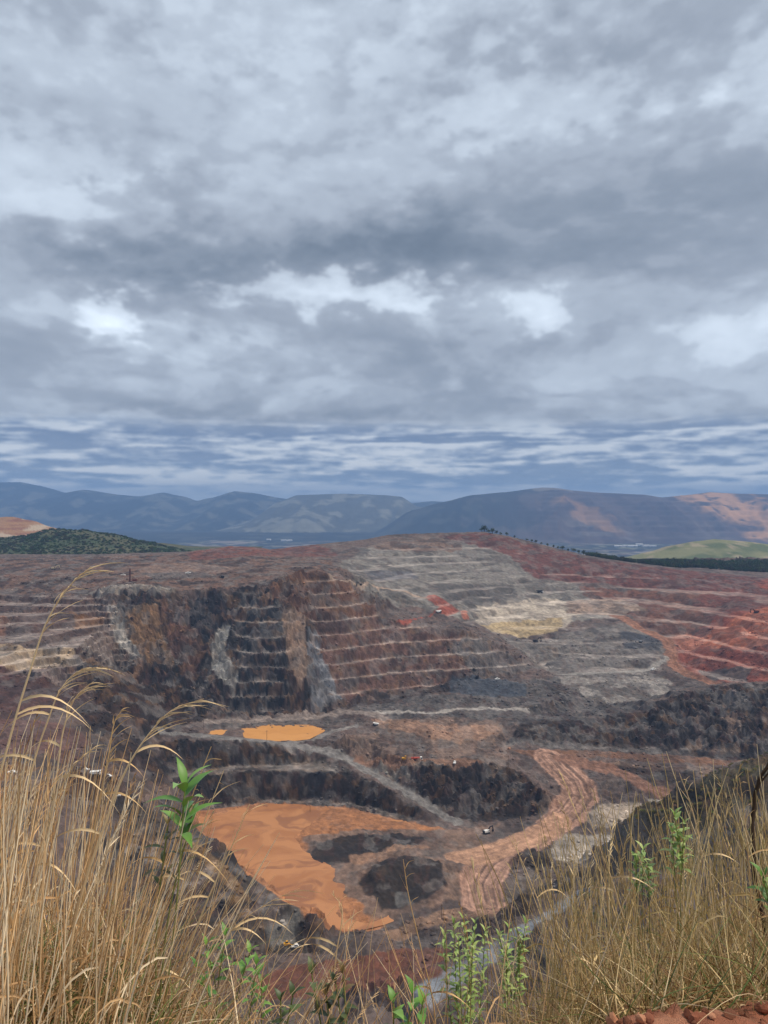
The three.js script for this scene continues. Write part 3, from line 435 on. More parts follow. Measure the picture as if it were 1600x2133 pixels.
function heightAt(x, z) {
  let y = sample(grid, x, z);
  let wall = step(0.30, 0.75, sample(slopeGrid, x, z)), rough = 1;
  for (const sd of calm) { const d = sd(x, z, 12); if (d < 6) rough *= lerp(step(-3, 6, d) * 0.88 + 0.12, 1, step(-297.6, -295.5, y) * step(-280, -285, y)); }
  const active = [];
  for (const b of benches) { const d = b.sd(x, z, 20) + (noise(x / 17, z / 17) - 0.5) * 12; if (d < 8) { const a = step(8, -8, d); active.push([b, a]); rough *= lerp(1, b.rough, a); } }
  if (z < -1400) rough *= 0.5; if (z > -480) rough *= lerp(0.3, 1, step(-330, -480, z));
  const w = wall * rough, f = (1 - wall) * rough;
  const q = z - 1.3 * y, jx = x + (noise(x / 5, q / 5) - 0.5) * 4;  // q runs up the walls as well as across the floor
  info.q = q;
  if (w > 0.01) y += w * (9 * (ridged(x / 46, z / 46, 2) - 0.55) + 7 * (ridged(x / 19 + 9, q / 22, 3) - 0.55) + 5.6 * (ridged(x / 6.5, q / 8 + 4, 2) - 0.5) + 1.6 * (noise(x / 2.3, q / 2.3) - 0.5) + 5 * (cells(jx / 13, q / 15) - 0.5) + 4 * (cells(jx / 5.5, q / 6) - 0.5));
  if (f > 0.01) y += f * (2.4 * (fbm(x / 34, z / 34, 3) - 0.5) + 3.0 * (ridged(x / 11, z / 11, 3) - 0.55) + 1.2 * (noise(x / 2.6, z / 2.6) - 0.5) + 1.1 * (cells(jx / 6, z / 6) - 0.5));
  info.berm = 0; info.face = 0; info.wall = wall;
  for (const [b, a] of active) {
    const wob = (fbm(x / 22 + 5, z / 22, 3) - 0.5) * b.rise * 0.35, t = (y + wob - b.level) / b.rise, k = Math.floor(t), q = t - k;
    const flatShare = b.flat * (0.8 + 0.5 * noise(x / 30 + 40, z / 30)), g = q < flatShare ? 0.05 * q / flatShare : 0.05 + 0.95 * Math.pow((q - flatShare) / (1 - flatShare), 0.85);
    const st = a * b.strength * (b.strength > 0.85 ? step(0.16, 0.34, fbm(x / 50 + 80, z / 50, 2)) : step(0.25, 0.5, fbm(x / 40 + 80, z / 40, 2)));
    y = lerp(y, b.level + b.rise * (k + g) - wob * 0.3, st);
    if (q < flatShare) info.berm = Math.max(info.berm, st * step(0, 0.1, q) * step(flatShare, flatShare * 0.8, q)); else info.face = Math.max(info.face, st);
  }
  if (wall > 0.01) y += wall * (2.0 * (ridged(x / 5.3 + 70, q / 7, 2) - 0.5) + 2.2 * (cells(jx / 4.2 + 3, q / 9) - 0.5) + 0.8 * (noise(x / 1.8, q / 1.8) - 0.5)) * Math.min(1, rough * 2.2) * (1 - info.berm * 0.8);
  for (const r of roads) { const q = alongRoad(r, x, z); if (q && r.tracks > 0.2) y -= 0.25 * r.tracks * step(r.half, r.half * 0.6, Math.abs(q[0])) * noise(q[0] * 0.8, q[1] * 0.02); }
  return y;
}
const OCHRE = lin('#8d6c4c'), GREY = lin('#827d7a'), DARK = lin('#322e30'), RUST = lin('#6f4438'), PALE = lin('#b7a898'), GROUND = lin('#70615b');
function mixInto(c, d, t) { c[0] += (d[0] - c[0]) * t; c[1] += (d[1] - c[1]) * t; c[2] += (d[2] - c[2]) * t; }
function colourAt(x, z, c) {                                      // uses info left by heightAt(x, z)
  c[0] = GROUND[0]; c[1] = GROUND[1]; c[2] = GROUND[2]; let mix = 0.4;
  const e = (fbm(x / 13 + 60, z / 13, 4) - 0.5) * 2.6;
  for (const q of zones) { const d = q.sd(x, z, q.soft * 3); if (d > q.soft * 2.4) continue; const t = step(q.soft * 0.35, -q.soft * 0.35, d + e * q.soft); if (t > 0) { mixInto(c, q.c, t); mix = lerp(mix, q.mix, t); } }
  // veins and spills of other ground
  const m = mix * 1.5, u = info.q, v1 = fbm(x / 21 + 11, u / 24 + 3, 5), v2 = fbm(x / 13 - 40, u / 18, 5), v3 = fbm(x / 9 + 90, u / 12, 4), v4 = fbm(x / 5 - 7, u / 16 + 2, 4);
  mixInto(c, DARK, clamp(step(0.50, 0.58, v1) * m * 0.8)); mixInto(c, GREY, clamp(step(0.54, 0.61, v2) * m * 0.6)); mixInto(c, OCHRE, clamp(step(0.59, 0.66, v3) * m * 0.34 * (0.3 + info.wall))); mixInto(c, RUST, clamp(step(0.55, 0.63, v4) * m * 0.2));
  if (info.berm > 0) mixInto(c, [c[0] * 1.1 + 0.22, c[1] * 1.1 + 0.19, c[2] * 1.1 + 0.165], info.berm * (0.35 + 0.8 * noise(x / 9, z / 9)));       // pale fines lying on the benches
  for (const r of roads) {
    const q = alongRoad(r, x, z); if (!q) continue;
    const edge = step(r.half + 1.2, r.half - 1.8, Math.abs(q[0]) + (fbm(x / 7, z / 7, 3) - 0.5) * 5); if (edge <= 0) continue;
    const ruts = noise(q[0] * 0.55 + 100, q[1] * 0.012) * 0.6 + noise(q[0] * 1.3 + 50, q[1] * 0.02) * 0.4 - 0.5, k = clamp(1 + ruts * 1.7 * r.tracks, 0.4, 1.6);
    mixInto(c, [r.c[0] * k, r.c[1] * k, r.c[2] * k], edge * 0.92);
  }
  const k = 0.36 + 0.42 * fbm(x / 26, u / 26 + 9, 3) + 0.50 * noise(x / 4.1, u / 5) + 0.36 * noise(x / 1.7 + 9, u / 1.9) + info.wall * 0.5 * (noise(x / 2.4 + 31, u / 15) - 0.5);
  const blk = 0.93 * k * (0.74 + 0.28 * cells(x / 3.4 + 7, u / 3.8) + (info.wall > 0.3 ? 0.14 * cells(x / 9, u / 11) : 0.07));
  c[0] *= blk; c[1] *= blk; c[2] *= blk;
}
// fan-shaped sheet, finer where the pit walls stand
const rows = [];
for (let d = 14; d < 1790;) { rows.push(d); d += d < 300 ? 5 : d < 420 ? 2.2 : d < 690 ? 1.35 : d < 1060 ? 0.95 : d < 1300 ? 1.5 : d < 1600 ? 2 : 6; }
function fanSheet(rows, cols, half, height, colour) {
  const nr = rows.length, pos = new Float32Array(nr * cols * 3), col = new Float32Array(nr * cols * 3), uv = new Float32Array(nr * cols * 2), idx = new Uint32Array((nr - 1) * (cols - 1) * 6), c = [0, 0, 0];
  for (let j = 0, k = 0; j < nr; j++) for (let i = 0; i < cols; i++, k++) {
    const x = (i / (cols - 1) * 2 - 1) * half(rows[j]), z = -rows[j];
    pos[k * 3] = x; pos[k * 3 + 1] = height(x, z); pos[k * 3 + 2] = z; colour(x, z, c, pos[k * 3 + 1]); col.set(c, k * 3); uv[k * 2] = x / 48; uv[k * 2 + 1] = (z - 1.3 * pos[k * 3 + 1]) / 48;
  }
  for (let j = 0, o = 0; j < nr - 1; j++) for (let i = 0; i < cols - 1; i++) { const a = j * cols + i; idx.set([a, a + 1, a + cols, a + 1, a + cols + 1, a + cols], o); o += 6; }
  const g = new THREE.BufferGeometry(); g.setAttribute('position', new THREE.BufferAttribute(pos, 3)); g.setAttribute('color', new THREE.BufferAttribute(col, 3)); g.setAttribute('uv', new THREE.BufferAttribute(uv, 2)); g.setIndex(new THREE.BufferAttribute(idx, 1)); g.computeVertexNormals(); return g;
}
const groundMat = new THREE.MeshStandardMaterial({ vertexColors: true, map: grain, bumpMap: grain, bumpScale: 0.5, roughness: 1 });
console.log('rows', rows.length);
tag(addMesh('terrain', fanSheet(rows, 780, (d) => 45 + 0.575 * d, heightAt, colourAt), groundMat), 'open pit of benched grey, brown and red rock', 'terrain', null, 'structure');
console.log('pit done');

// ---------------------------------------------------------------- water: muddy lake on the pit floor and the small orange pond
function waterSheet(name, flat, y, mat, label) {
  const s = new THREE.Shape(); for (let i = 0; i < flat.length; i += 2) i ? s.lineTo(flat[i], -flat[i + 1]) : s.moveTo(flat[i], -flat[i + 1]);
  const g = new THREE.ShapeGeometry(s); g.rotateX(-Math.PI / 2); const p = g.attributes.position, uv = new Float32Array(p.count * 2);
  for (let i = 0; i < p.count; i++) { uv[i * 2] = p.getX(i) / 300; uv[i * 2 + 1] = p.getZ(i) / 300; } g.setAttribute('uv', new THREE.BufferAttribute(uv, 2));
  const m = addMesh(name, g, mat); m.position.y = y; return tag(m, label, 'water', null, 'structure');
}
function siltTexture(a, b, c) {                                  // drifts of silt, drawn out in wind rows
  const n = 1024, d = new Uint8Array(n * n * 4), A = lin(a), B = lin(b), C = lin(c), s = (v) => 255 * (v <= 0.0031308 ? v * 12.92 : 1.055 * Math.pow(v, 1 / 2.4) - 0.055);
  for (let j = 0; j < n; j++) for (let i = 0; i < n; i++) {
    const x = i / n * 300, y = j / n * 300, w = fbm(x / 30, y / 30, 3) * 3, t = step(0.36, 0.64, fbm(x / 46 + w, y / 30 + w, 5)), u = step(0.5, 0.68, fbm(x / 40 - w, y / 16 + 40 + w, 5)), q = [0, 1, 2].map((k) => s(lerp(lerp(A[k], B[k], t), C[k], u * 0.7)));
    d.set([...q, 255], (j * n + i) * 4);
  }
  const t = new THREE.DataTexture(d, n, n); t.colorSpace = THREE.SRGBColorSpace; t.wrapS = t.wrapT = THREE.RepeatWrapping; t.magFilter = THREE.LinearFilter; t.needsUpdate = true; return t;
}
waterSheet('lake_water', LAKE, -298.45, new THREE.MeshStandardMaterial({ map: siltTexture('#b67f52', '#a56f45', '#85583c'), roughness: 0.6 }), 'broad shallow orange mud lake on the pit floor');
waterSheet('pond_water', POND, -254.2, new THREE.MeshStandardMaterial({ map: siltTexture('#cf9556', '#ca9050', '#c48a4e'), roughness: 0.5 }), 'small bright orange pond below the main wall');
waterSheet('pond_water', SMALL_POND, -254.2, new THREE.MeshStandardMaterial({ color: '#cf9556', roughness: 0.5 }), 'tiny orange puddle left of the orange pond');

// ---------------------------------------------------------------- hills, valley and mountains
function profile(p) { return (x) => { if (x <= p[0][0]) return p[0][1]; for (let i = 1; i < p.length; i++) if (x <= p[i][0]) { const a = p[i - 1], b = p[i], t = (x - a[0]) / (b[0] - a[0]), s = t * t * (3 - 2 * t); return lerp(a[1], b[1], t * 0.6 + s * 0.4); } return p[p.length - 1][1]; }; }
const xy = (list) => list.map((p) => [p[0], p[1]]);
const RANGE_LEFT = xy([[-15000, 90, 0], [-9813.223, 422.126, -14400], [-7477.08, 375.418, -14400], [-7103.161, 384.76, -14400], [-6683.064, 310.019, -14400], [-6263.303, 169.851, -14400], [-5842.263, 235.268, -14400], [-5235.142, 141.813, -14400], [-4767.891, 104.427, -14400], [-4300.139, 179.197, -14400], [-3973.207, 113.774, -14400], [-3693.113, 10.949, -14400], [-3365.662, 76.385, -14400], [-2897.841, 207.233, -14400], [-2617.476, 179.197, -14400], [-1963.32, 67.038, -14400], [-935.186, -232.174, -14400], [934.965, 10.949, -14400], [2805.303, -138.651, -14400], [15000, 0, 0]]);
const RANGE_MID = xy([[-2843.944, -496.042, -12160], [-2211.495, -314.297, -12160], [-1736.974, 1.6, -12160], [-1420.98, 112.11, -12160], [-631.529, 135.787, -12160], [0, 112.11, -12160], [276.309, 88.432, -12160], [552.724, -77.353, -12160], [1184.622, -235.301, -12160], [2369.997, -511.849, -12160]]);
const RANGE_RIGHT = xy([[-130.973, -424.022, -10080], [392.75, -109.668, -10080], [785.385, -4.944, -10080], [1210.637, 93.207, -10080], [1635.908, 132.46, -10080], [2159.202, 197.872, -10080], [2322.799, 191.331, -10080], [2617.381, 152.085, -10080], [2944.66, 125.918, -10080], [3533.721, 99.749, -10080], [3795.684, 60.493, -10080], [4122.711, 93.207, -10080], [4449.669, 132.46, -10080], [4842.418, 112.834, -10080], [5366.02, 99.749, -10080], [6544.52, 34.319, -10080], [15000, 90, 0]]);
const VALLEY = -480;
const ranges = [{ y: profile(RANGE_LEFT), d: 14400, front: 3200, spur: 830 }, { y: profile(RANGE_MID), d: 12160, front: 2160, spur: 670 }, { y: profile(RANGE_RIGHT), d: 10080, front: 1840, spur: 740 }];
const farInfo = { which: -1, p: 0 };
function farHeight(x, z) {
  const d = -z; let y = lerp(-150, VALLEY, step(1700, 3600, d)) + (fbm(x / 900, z / 900, 4) - 0.5) * 60 + (fbm(x / 140, z / 140, 3) - 0.5) * 9; farInfo.which = -1; farInfo.p = 0;
  ranges.forEach((r, k) => {
    const wob = (noise(x / 1440 + k * 7, k) - 0.5) * 380 , t = (r.d - d + 0) / r.front, p = t >= 0 ? clamp(1 - (t + wob / r.front * step(0, 0.4, t))) : clamp(1 + t * 0.45), top = r.y(x);
    if (p <= 0) return;
    const sp = ridged(x / r.spur + t * 0.5 + k * 3.3, d / 4200 + k, 3), sp2 = ridged(x / (r.spur * 0.32) + t * 0.9, d / 1440, 3);
    let h = VALLEY - 20 + (top - VALLEY + 20) * Math.pow(p, 1.15 - 0.35 * p);
    h += (top - VALLEY) * (p * (1 - p)) * ((sp - 0.62) * 1.5 + (sp2 - 0.6) * 0.5);
    if (k === 2 && x > 1440) { const q = h / 60, n = Math.floor(q), f = q - n, a = step(1440, 2400, x) * step(0.04, 0.2, p) * step(1, 0.9, p) * 0.55; h = lerp(h, 60 * (n + step(0.35, 1, f)), a); }
    if (h > y) { y = h; farInfo.which = k; farInfo.p = p; }
  });
  return y;
}
const fC = { wood: lin('#0f1315'), scrub: lin('#282b2a'), grass: lin('#7a786a'), earth: lin('#54423f'), field: lin('#85836c'), ore: lin('#c89560'), red: lin('#47302f'), pale: lin('#8f867c') };
function farColour(x, z, c) {
  const d = -z, k = farInfo.which, p = farInfo.p, a = fbm(x / 670 + 3, z / 670, 4), b = fbm(x / 240 + 30, z / 240, 4), e = fbm(x / 96, z / 96 + 8, 3);
  const set = (q) => { c[0] = q[0]; c[1] = q[1]; c[2] = q[2]; };
  if (k < 0) { set(fC.scrub); mixInto(c, fC.wood, step(0.46, 0.6, a)); mixInto(c, fC.earth, step(0.52, 0.62, b) * 0.8); mixInto(c, fC.field, step(0.58, 0.68, e) * 0.6); mixInto(c, fC.pale, step(0.64, 0.7, b) * 0.7); }
  else {
    set(fC.scrub); mixInto(c, fC.wood, step(0.40, 0.58, a) * 0.8); mixInto(c, fC.grass, step(0.50, 0.66, b) * (k === 1 ? 0.95 : 0.45)); if (k === 1) mixInto(c, fC.grass, 0.35);
    if (k === 2) {
      const mined = step(1040, 2400, x + (a - 0.5) * 1440); mixInto(c, fC.wood, 0.6 * (1 - mined)); mixInto(c, fC.red, mined * 0.75); mixInto(c, fC.earth, mined * step(0.44, 0.6, b) * 0.8);
      const band = step(0.5, 0.8, noise(x / 480, p * 15)); mixInto(c, fC.pale, mined * band * 0.28 * step(0.5, 0.3, p));
      const face = step(528, 192, Math.abs(x - 4640 + (0.5 - p) * -512 + (b - 0.5) * 800)) * step(0.06, 0.2, p); mixInto(c, fC.ore, face * 0.85 * step(0.3, 0.55, e + 0.12));
      const face2 = step(240, 64, Math.abs(x - 2624 + (p - 0.4) * 800 + (b - 0.5) * 600)) * step(0.15, 0.3, p) * step(0.75, 0.6, p); mixInto(c, fC.ore, face2 * 0.4);
      if (Math.abs(x - 2288) < 270 && p > 0.94) mixInto(c, fC.pale, 0.5);
    }
  }
  const s = 0.72 + 0.56 * e; c[0] *= s; c[1] *= s; c[2] *= s;
}
{
  const rws = []; for (let d = 1720; d < 19500;) { rws.push(d); d += d < 7000 ? 60 : d < 15000 ? 26 : 200; }
  tag(addMesh('mountains', fanSheet(rws, 520, (d) => 150 + 0.66 * d, farHeight, farColour), new THREE.MeshStandardMaterial({ vertexColors: true, roughness: 1 })), 'hazy valley and mountain ranges behind the pit', 'mountains', null, 'structure');
}
// three hills between the pit and the valley
function hill(name, label, list, d0, front, back, foot, colour, rough) {
  const top = profile(xy(list)), xs0 = list[0][0], xs1 = list[list.length - 1][0], nx = 220, nd = 120, pos = [], col = [], uv = [], idx = [], c = [0, 0, 0];
  const h = (x, z) => { const t = (d0 + z) / (z > -d0 ? front : -back), p = clamp(1 - Math.abs((d0 + z) / (z > -d0 ? front : back))); return lerp(foot, top(x), Math.pow(p, 0.9) * (0.65 + 0.35 * p)) + p * (1 - p * 0.75) * rough * ((ridged(x / 190, z / 240, 3) - 0.6) * 60 + (fbm(x / 45, z / 45, 4) - 0.5) * 16); };
  for (let j = 0; j < nd; j++) for (let i = 0; i < nx; i++) { const x = lerp(xs0, xs1, i / (nx - 1)), z = -lerp(d0 - front, d0 + back, j / (nd - 1)), y = h(x, z); pos.push(x, y, z); colour(x, z, c, y); col.push(...c); uv.push(x / 48, z / 48); }
  for (let j = 0; j < nd - 1; j++) for (let i = 0; i < nx - 1; i++) { const a = j * nx + i; idx.push(a, a + 1, a + nx, a + 1, a + nx + 1, a + nx); }
  const g = new THREE.BufferGeometry(); g.setAttribute('position', new THREE.Float32BufferAttribute(pos, 3)); g.setAttribute('color', new THREE.Float32BufferAttribute(col, 3)); g.setAttribute('uv', new THREE.Float32BufferAttribute(uv, 2)); g.setIndex(idx); g.computeVertexNormals();
  tag(addMesh(name, g, groundMat), label, 'hill', null, 'structure'); return h;
}
const scrubC = lin('#3d4a2c'), scrubD = lin('#55553a'), bareC = lin('#a07a58'), bareD = lin('#8a5e48'), bareE = lin('#b8a58e'), meadow = lin('#848560'), meadowD = lin('#5e6a48');
const greenHill = hill('green_hill', 'low hill covered in dark green scrub behind the plateau', [[-1505.963, -81.096, -1900], [-1172.782, -93.448, -1900], [-987.606, -93.448, -1900], [-913.486, -86.037, -1900], [-851.679, -72.452, -1900], [-783.784, -71.217, -1900], [-715.949, -81.096, -1900], [-617.304, -104.566, -1900], [-555.634, -119.393, -1900], [-500.116, -131.751, -1900], [-407.602, -165.13, -1900]], 1900, 520, 600, -150, (x, z, c) => { c.splice(0, 3, ...scrubC); mixInto(c, scrubD, step(0.45, 0.62, fbm(x / 60, z / 60, 4))); const k = 0.7 + 0.6 * noise(x / 8, z / 8); c[0] *= k; c[1] *= k; c[2] *= k; }, 0.7);
hill('bare_hill', 'bare orange-brown hill at the left edge of the skyline', [[-1891.582, -82.837, -2600], [-1519.897, -67.633, -2600], [-1384.682, -52.431, -2600], [-1300.227, -49.053, -2600], [-1249.659, -62.565, -2600], [-1165.381, -87.906, -2600], [-1114.814, -104.804, -2600], [-979.836, -133.537, -2600]], 2600, 520, 600, -210, (x, z, c, y) => { c.splice(0, 3, ...bareC); mixInto(c, bareD, step(0.42, 0.6, fbm(x / 90, y / 9, 4))); mixInto(c, bareE, step(0.55, 0.66, fbm(x / 60 + 9, y / 6, 4))); }, 0.5);
hill('grassy_hill', 'smooth pale green grassy hill behind the trees', [[715.091, -217.782, -2500], [828.728, -190.126, -2500], [893.621, -168.984, -2500], [974.735, -146.22, -2500], [1055.877, -131.59, -2500], [1120.803, -123.463, -2500], [1185.809, -128.339, -2500], [1299.611, -141.343, -2500], [1494.784, -168.984, -2500], [1787.566, -201.513, -2500]], 2500, 700, 700, -260, (x, z, c) => { c.splice(0, 3, ...meadow); mixInto(c, meadowD, step(0.42, 0.6, fbm(x / 110, z / 110, 4))); mixInto(c, bareE, step(0.6, 0.7, fbm(x / 50 + 3, z / 50, 4)) * 0.5); }, 0.35);
console.log('hills done');
// ---------------------------------------------------------------- loose rock in the pit
function rockGeometry(k) {
  const g = new THREE.IcosahedronGeometry(1, 1), p = g.attributes.position;
  for (let i = 0; i < p.count; i++) { const v = new THREE.Vector3().fromBufferAttribute(p, i), s = 0.72 + 0.5 * noise(v.x * 1.7 + k * 9, v.y * 1.7 + v.z * 2.3 + k); p.setXYZ(i, v.x * s * 1.2, v.y * s * 0.75, v.z * s); }
  g.computeVertexNormals(); return g;
}
function instanced(name, geo, mat, list, label, category, parent = scene) {      // list of [matrix, colour]
  const m = new THREE.InstancedMesh(geo, mat, list.length); m.name = parent === scene ? numbered(name) : name; m.castShadow = m.receiveShadow = true;
  list.forEach(([mx, c], i) => { m.setMatrixAt(i, mx); if (c) m.setColorAt(i, c); }); parent.add(m); return parent === scene ? tag(m, label, category, null, 'stuff') : m;
}
const dummy = new THREE.Object3D();
function placed(x, y, z, sx, sy, sz, ry, rx = 0, rz = 0) { dummy.position.set(x, y, z); dummy.scale.set(sx, sy, sz); dummy.rotation.set(rx, ry, rz, 'YXZ'); dummy.updateMatrix(); return dummy.matrix.clone(); }
{
  const list = [], c = [0, 0, 0];
  for (let n = 0; n < 26000; n++) {
    const d = lerp(430, 1080, Math.pow(rnd(), 0.8)), x = rr(-1, 1) * (0.54 * d), z = -d;
    if (calm.some((sd) => sd(x, z, 8) < 3) || noise(x / 30, z / 30) < 0.42) continue;
    if (roads.some((r) => { const q = alongRoad(r, x, z); return q && Math.abs(q[0]) < r.half; })) continue;
    const y = heightAt(x, z); colourAt(x, z, c); const s = 0.35 + 1.5 * Math.pow(rnd(), 5), k = rr(0.75, 1.25);
    list.push([placed(x, y + s * 0.1, z, s, s, s, rr(0, 6.3), rr(-0.4, 0.4)), new THREE.Color().setRGB(c[0] * k, c[1] * k, c[2] * k)]);
  }
  instanced('loose_rocks', rockGeometry(3), std('#ffffff', 1), list, 'loose boulders scattered over the pit slopes', 'rocks');
}

// ---------------------------------------------------------------- trees and scrub on the rim
function leafLump(n, seedK, flat = 0.8) {                        // a crown: small leaf faces through a lumpy volume
  const pos = [], nor = [], lumps = []; seed = 1000 + seedK;
  for (let k = 0; k < 9; k++) lumps.push([rr(-0.6, 0.6), rr(-0.35, 0.5) * flat, rr(-0.6, 0.6), rr(0.3, 0.52)]);
  for (let i = 0; i < n; i++) {
    const l = lumps[i % 9], u = rr(-1, 1), a = rr(0, 6.283), s = Math.sqrt(1 - u * u), q = l[3] * Math.cbrt(rr(0.25, 1)), cx = l[0] + q * s * Math.cos(a), cy = l[1] + q * u * flat, cz = l[2] + q * s * Math.sin(a), e = rr(0.06, 0.13);
    const v = [0, 1, 2].map(() => [cx + rr(-e, e) * 1.6, cy + rr(-e, e) * 1.4, cz + rr(-e, e) * 1.6]); for (const p of v) pos.push(...p);
  }
  const g = new THREE.BufferGeometry(); g.setAttribute('position', new THREE.Float32BufferAttribute(pos, 3)); g.computeVertexNormals(); return g;
}
const leafMats = ['#3c4a28', '#2f3d22', '#4a5430'].map((h) => std(h, 0.9)), barkMat = std('#4c4036', 0.95);
const crowns = [leafLump(420, 1), leafLump(420, 2, 1), leafLump(420, 3, 0.65)];
const trunkGeo = (() => { const t = new THREE.CylinderGeometry(0.05, 0.11, 1, 6); t.translate(0, 0.5, 0); const a = new THREE.CylinderGeometry(0.025, 0.05, 0.5, 5); a.rotateZ(0.7); a.translate(-0.16, 0.95, 0); const b = new THREE.CylinderGeometry(0.025, 0.05, 0.5, 5); b.rotateZ(-0.6); b.rotateY(1); b.translate(0.1, 0.98, -0.1); return mergeGeometries([t, a, b]); })();
seed = 77;
{
  // skyline trees along the red ridge, told apart one by one
  const spots = [[1003, 6], [1010, 9], [1018, 8], [1026, 9], [1034, 6], [1043, 6], [1056, 5], [1072, 4.5], [1098, 5], [1108, 5], [1116, 6], [1128, 4.5], [1141, 5], [1153, 6], [1163, 6], [1172, 5.5], [1184, 5], [1196, 6.5], [1206, 7], [1216, 7], [1226, 6], [1238, 6], [1247, 7], [1256, 7.5], [1266, 7]];
  const rim = [[1000, 1558], [1050, 1548], [1100, 1538], [1160, 1520], [1220, 1502], [1300, 1484]];
  spots.forEach(([u, h], i) => {
    const d = profile(rim)(u) + rr(0, 8), x = (u - 800) / 1540 * d, y = heightAt(x, -d);
    const t = base('ridge_tree', x, y - 0.4, -d, rr(0, 6)); const s = h * rr(0.9, 1.6);
    const tr = addMesh('trunk', trunkGeo, barkMat, t); tr.scale.set(s * 0.6, s * 0.45, s * 0.6);
    const cr = addMesh('crown', crowns[i % 3], leafMats[i % 3], t); cr.scale.setScalar(s * 0.62); cr.position.y = s * 0.62;
    const nth = ['first', 'second', 'third', 'fourth', 'fifth', 'sixth', 'seventh', 'eighth', 'ninth', 'tenth', 'eleventh', 'twelfth', 'thirteenth'];
    tag(t, i < 13 ? nth[i] + ' tree from the left on the red skyline ridge' : nth[24 - i] + ' tree from the right on the ridge, before the dark belt', 'tree', 'trees along the red ridge');
  });
  const wood = [];
  for (let n = 0; n < 2600; n++) {
    const d = rr(1490, 1680), u = rr(1225, 1720), x = (u - 800) / 1540 * d; if (d < 1500 + (u < 1290 ? 40 : 0)) continue;
    const y = heightAt(x, -d), s = rr(3.5, 7.5) * (0.8 + 0.5 * noise(x / 40, d / 40)); wood.push([placed(x, y + s * 0.45, -d, s, s * rr(0.8, 1.15), s, rr(0, 6)), new THREE.Color().setRGB(...lin('#3a4527').map((v) => v * rr(0.55, 1.25)))]);
  }
  instanced('distant_wood', crowns[1], std('#ffffff', 0.95), wood, 'belt of dark trees behind the red rim at right', 'wood');
  const slope = [], c = [0, 0, 0];                                 // dry bushes and tussocks on the near hillside
  for (let n = 0; n < 5200; n++) {
    const d = rr(250, 425), x = rr(90, 250) * d / 350, z = -d, y = heightAt(x, z); if (y < -205 - (d - 330) * 0.1 || noise(x / 16, z / 9) < 0.4) continue;
    const s = rr(0.35, 1.15) * (0.6 + 0.8 * noise(x / 7, z / 7)); slope.push([placed(x, y + s * 0.2, z, s * 1.2, s * 0.8, s * 1.2, rr(0, 6)), new THREE.Color().setRGB(...lin(rnd() < 0.5 ? '#6f6a42' : rnd() < 0.5 ? '#8a7c50' : '#4c5230').map((v) => v * rr(0.6, 1.2)))]);
  }
  instanced('hillside_scrub', crowns[2], std('#ffffff', 0.95), slope, 'olive bushes and tussocks on the near hillside at right', 'bushes');
  const scrub = [];
  for (let n = 0; n < 5200; n++) {
    const d = rr(1400, 1960), u = rr(-120, 400), x = (u - 800) / 1540 * d, y = greenHill(x, -d); if (y < sample(grid, x, -Math.min(d, 1790)) - 6 && d < 1750) continue;
    const s = rr(1.6, 4.6) * (0.6 + 0.8 * noise(x / 30, d / 30)); scrub.push([placed(x, y + s * 0.25, -d, s * 1.3, s, s * 1.3, rr(0, 6)), new THREE.Color().setRGB(...lin('#3d4a2b').map((v) => v * rr(0.5, 1.35)))]);
  }
  instanced('hill_scrub', crowns[0], std('#ffffff', 0.95), scrub, 'dense green bushes covering the low hill at left', 'bushes');
}

// ---------------------------------------------------------------- machines
const M = { yellow: std('#d9a02c', 0.55), white: std('#e6e4df', 0.5), red: std('#a8402a', 0.55), orange: std('#c9692e', 0.55), dark: std('#26252a', 0.7), steel: std('#5a5754', 0.6, { metalness: 0.4 }), tyre: std('#1d1c1c', 0.9), glass: new THREE.MeshPhysicalMaterial({ color: '#1c2530', roughness: 0.12, clearcoat: 1 }), grey: std('#8d8f90', 0.6), timber: std('#5b4a3a', 0.9), sand: std('#b7a78a', 0.8), darkred: std('#5e2b22', 0.7) };
const bx = (w, h, d, x, y, z, rz = 0, ry = 0) => { const g = new THREE.BoxGeometry(w, h, d); if (rz) g.rotateZ(rz); if (ry) g.rotateY(ry); g.translate(x, y, z); return g; };
const cyl = (r, l, x, y, z, axis = 'z', n = 14) => { const g = new THREE.CylinderGeometry(r, r, l, n); if (axis === 'z') g.rotateX(Math.PI / 2); if (axis === 'x') g.rotateZ(Math.PI / 2); g.translate(x, y, z); return g; };
function plate(points, depth, z) { const s = new THREE.Shape(); points.forEach(([x, y], i) => i ? s.lineTo(x, y) : s.moveTo(x, y)); const g = new THREE.ExtrudeGeometry(s, { depth, bevelEnabled: true, bevelSize: 0.05, bevelThickness: 0.05, bevelSegments: 1 }); g.translate(0, 0, z - depth / 2); return g; }
const trackShape = (l, h) => { const r = h / 2, o = []; for (let a = -6; a <= 6; a++) o.push([l / 2 - r + Math.cos(a * Math.PI / 12) * r, r + Math.sin(a * Math.PI / 12) * r]); for (let a = 6; a <= 18; a++) o.push([-l / 2 + r + Math.cos(a * Math.PI / 12) * r, r + Math.sin(a * Math.PI / 12) * r]); return o; };
const onGround = (x, z, w = 3) => Math.min(heightAt(x, z), heightAt(x + w, z), heightAt(x - w, z), heightAt(x, z + w), heightAt(x, z - w)) * 0.35 + heightAt(x, z) * 0.65;
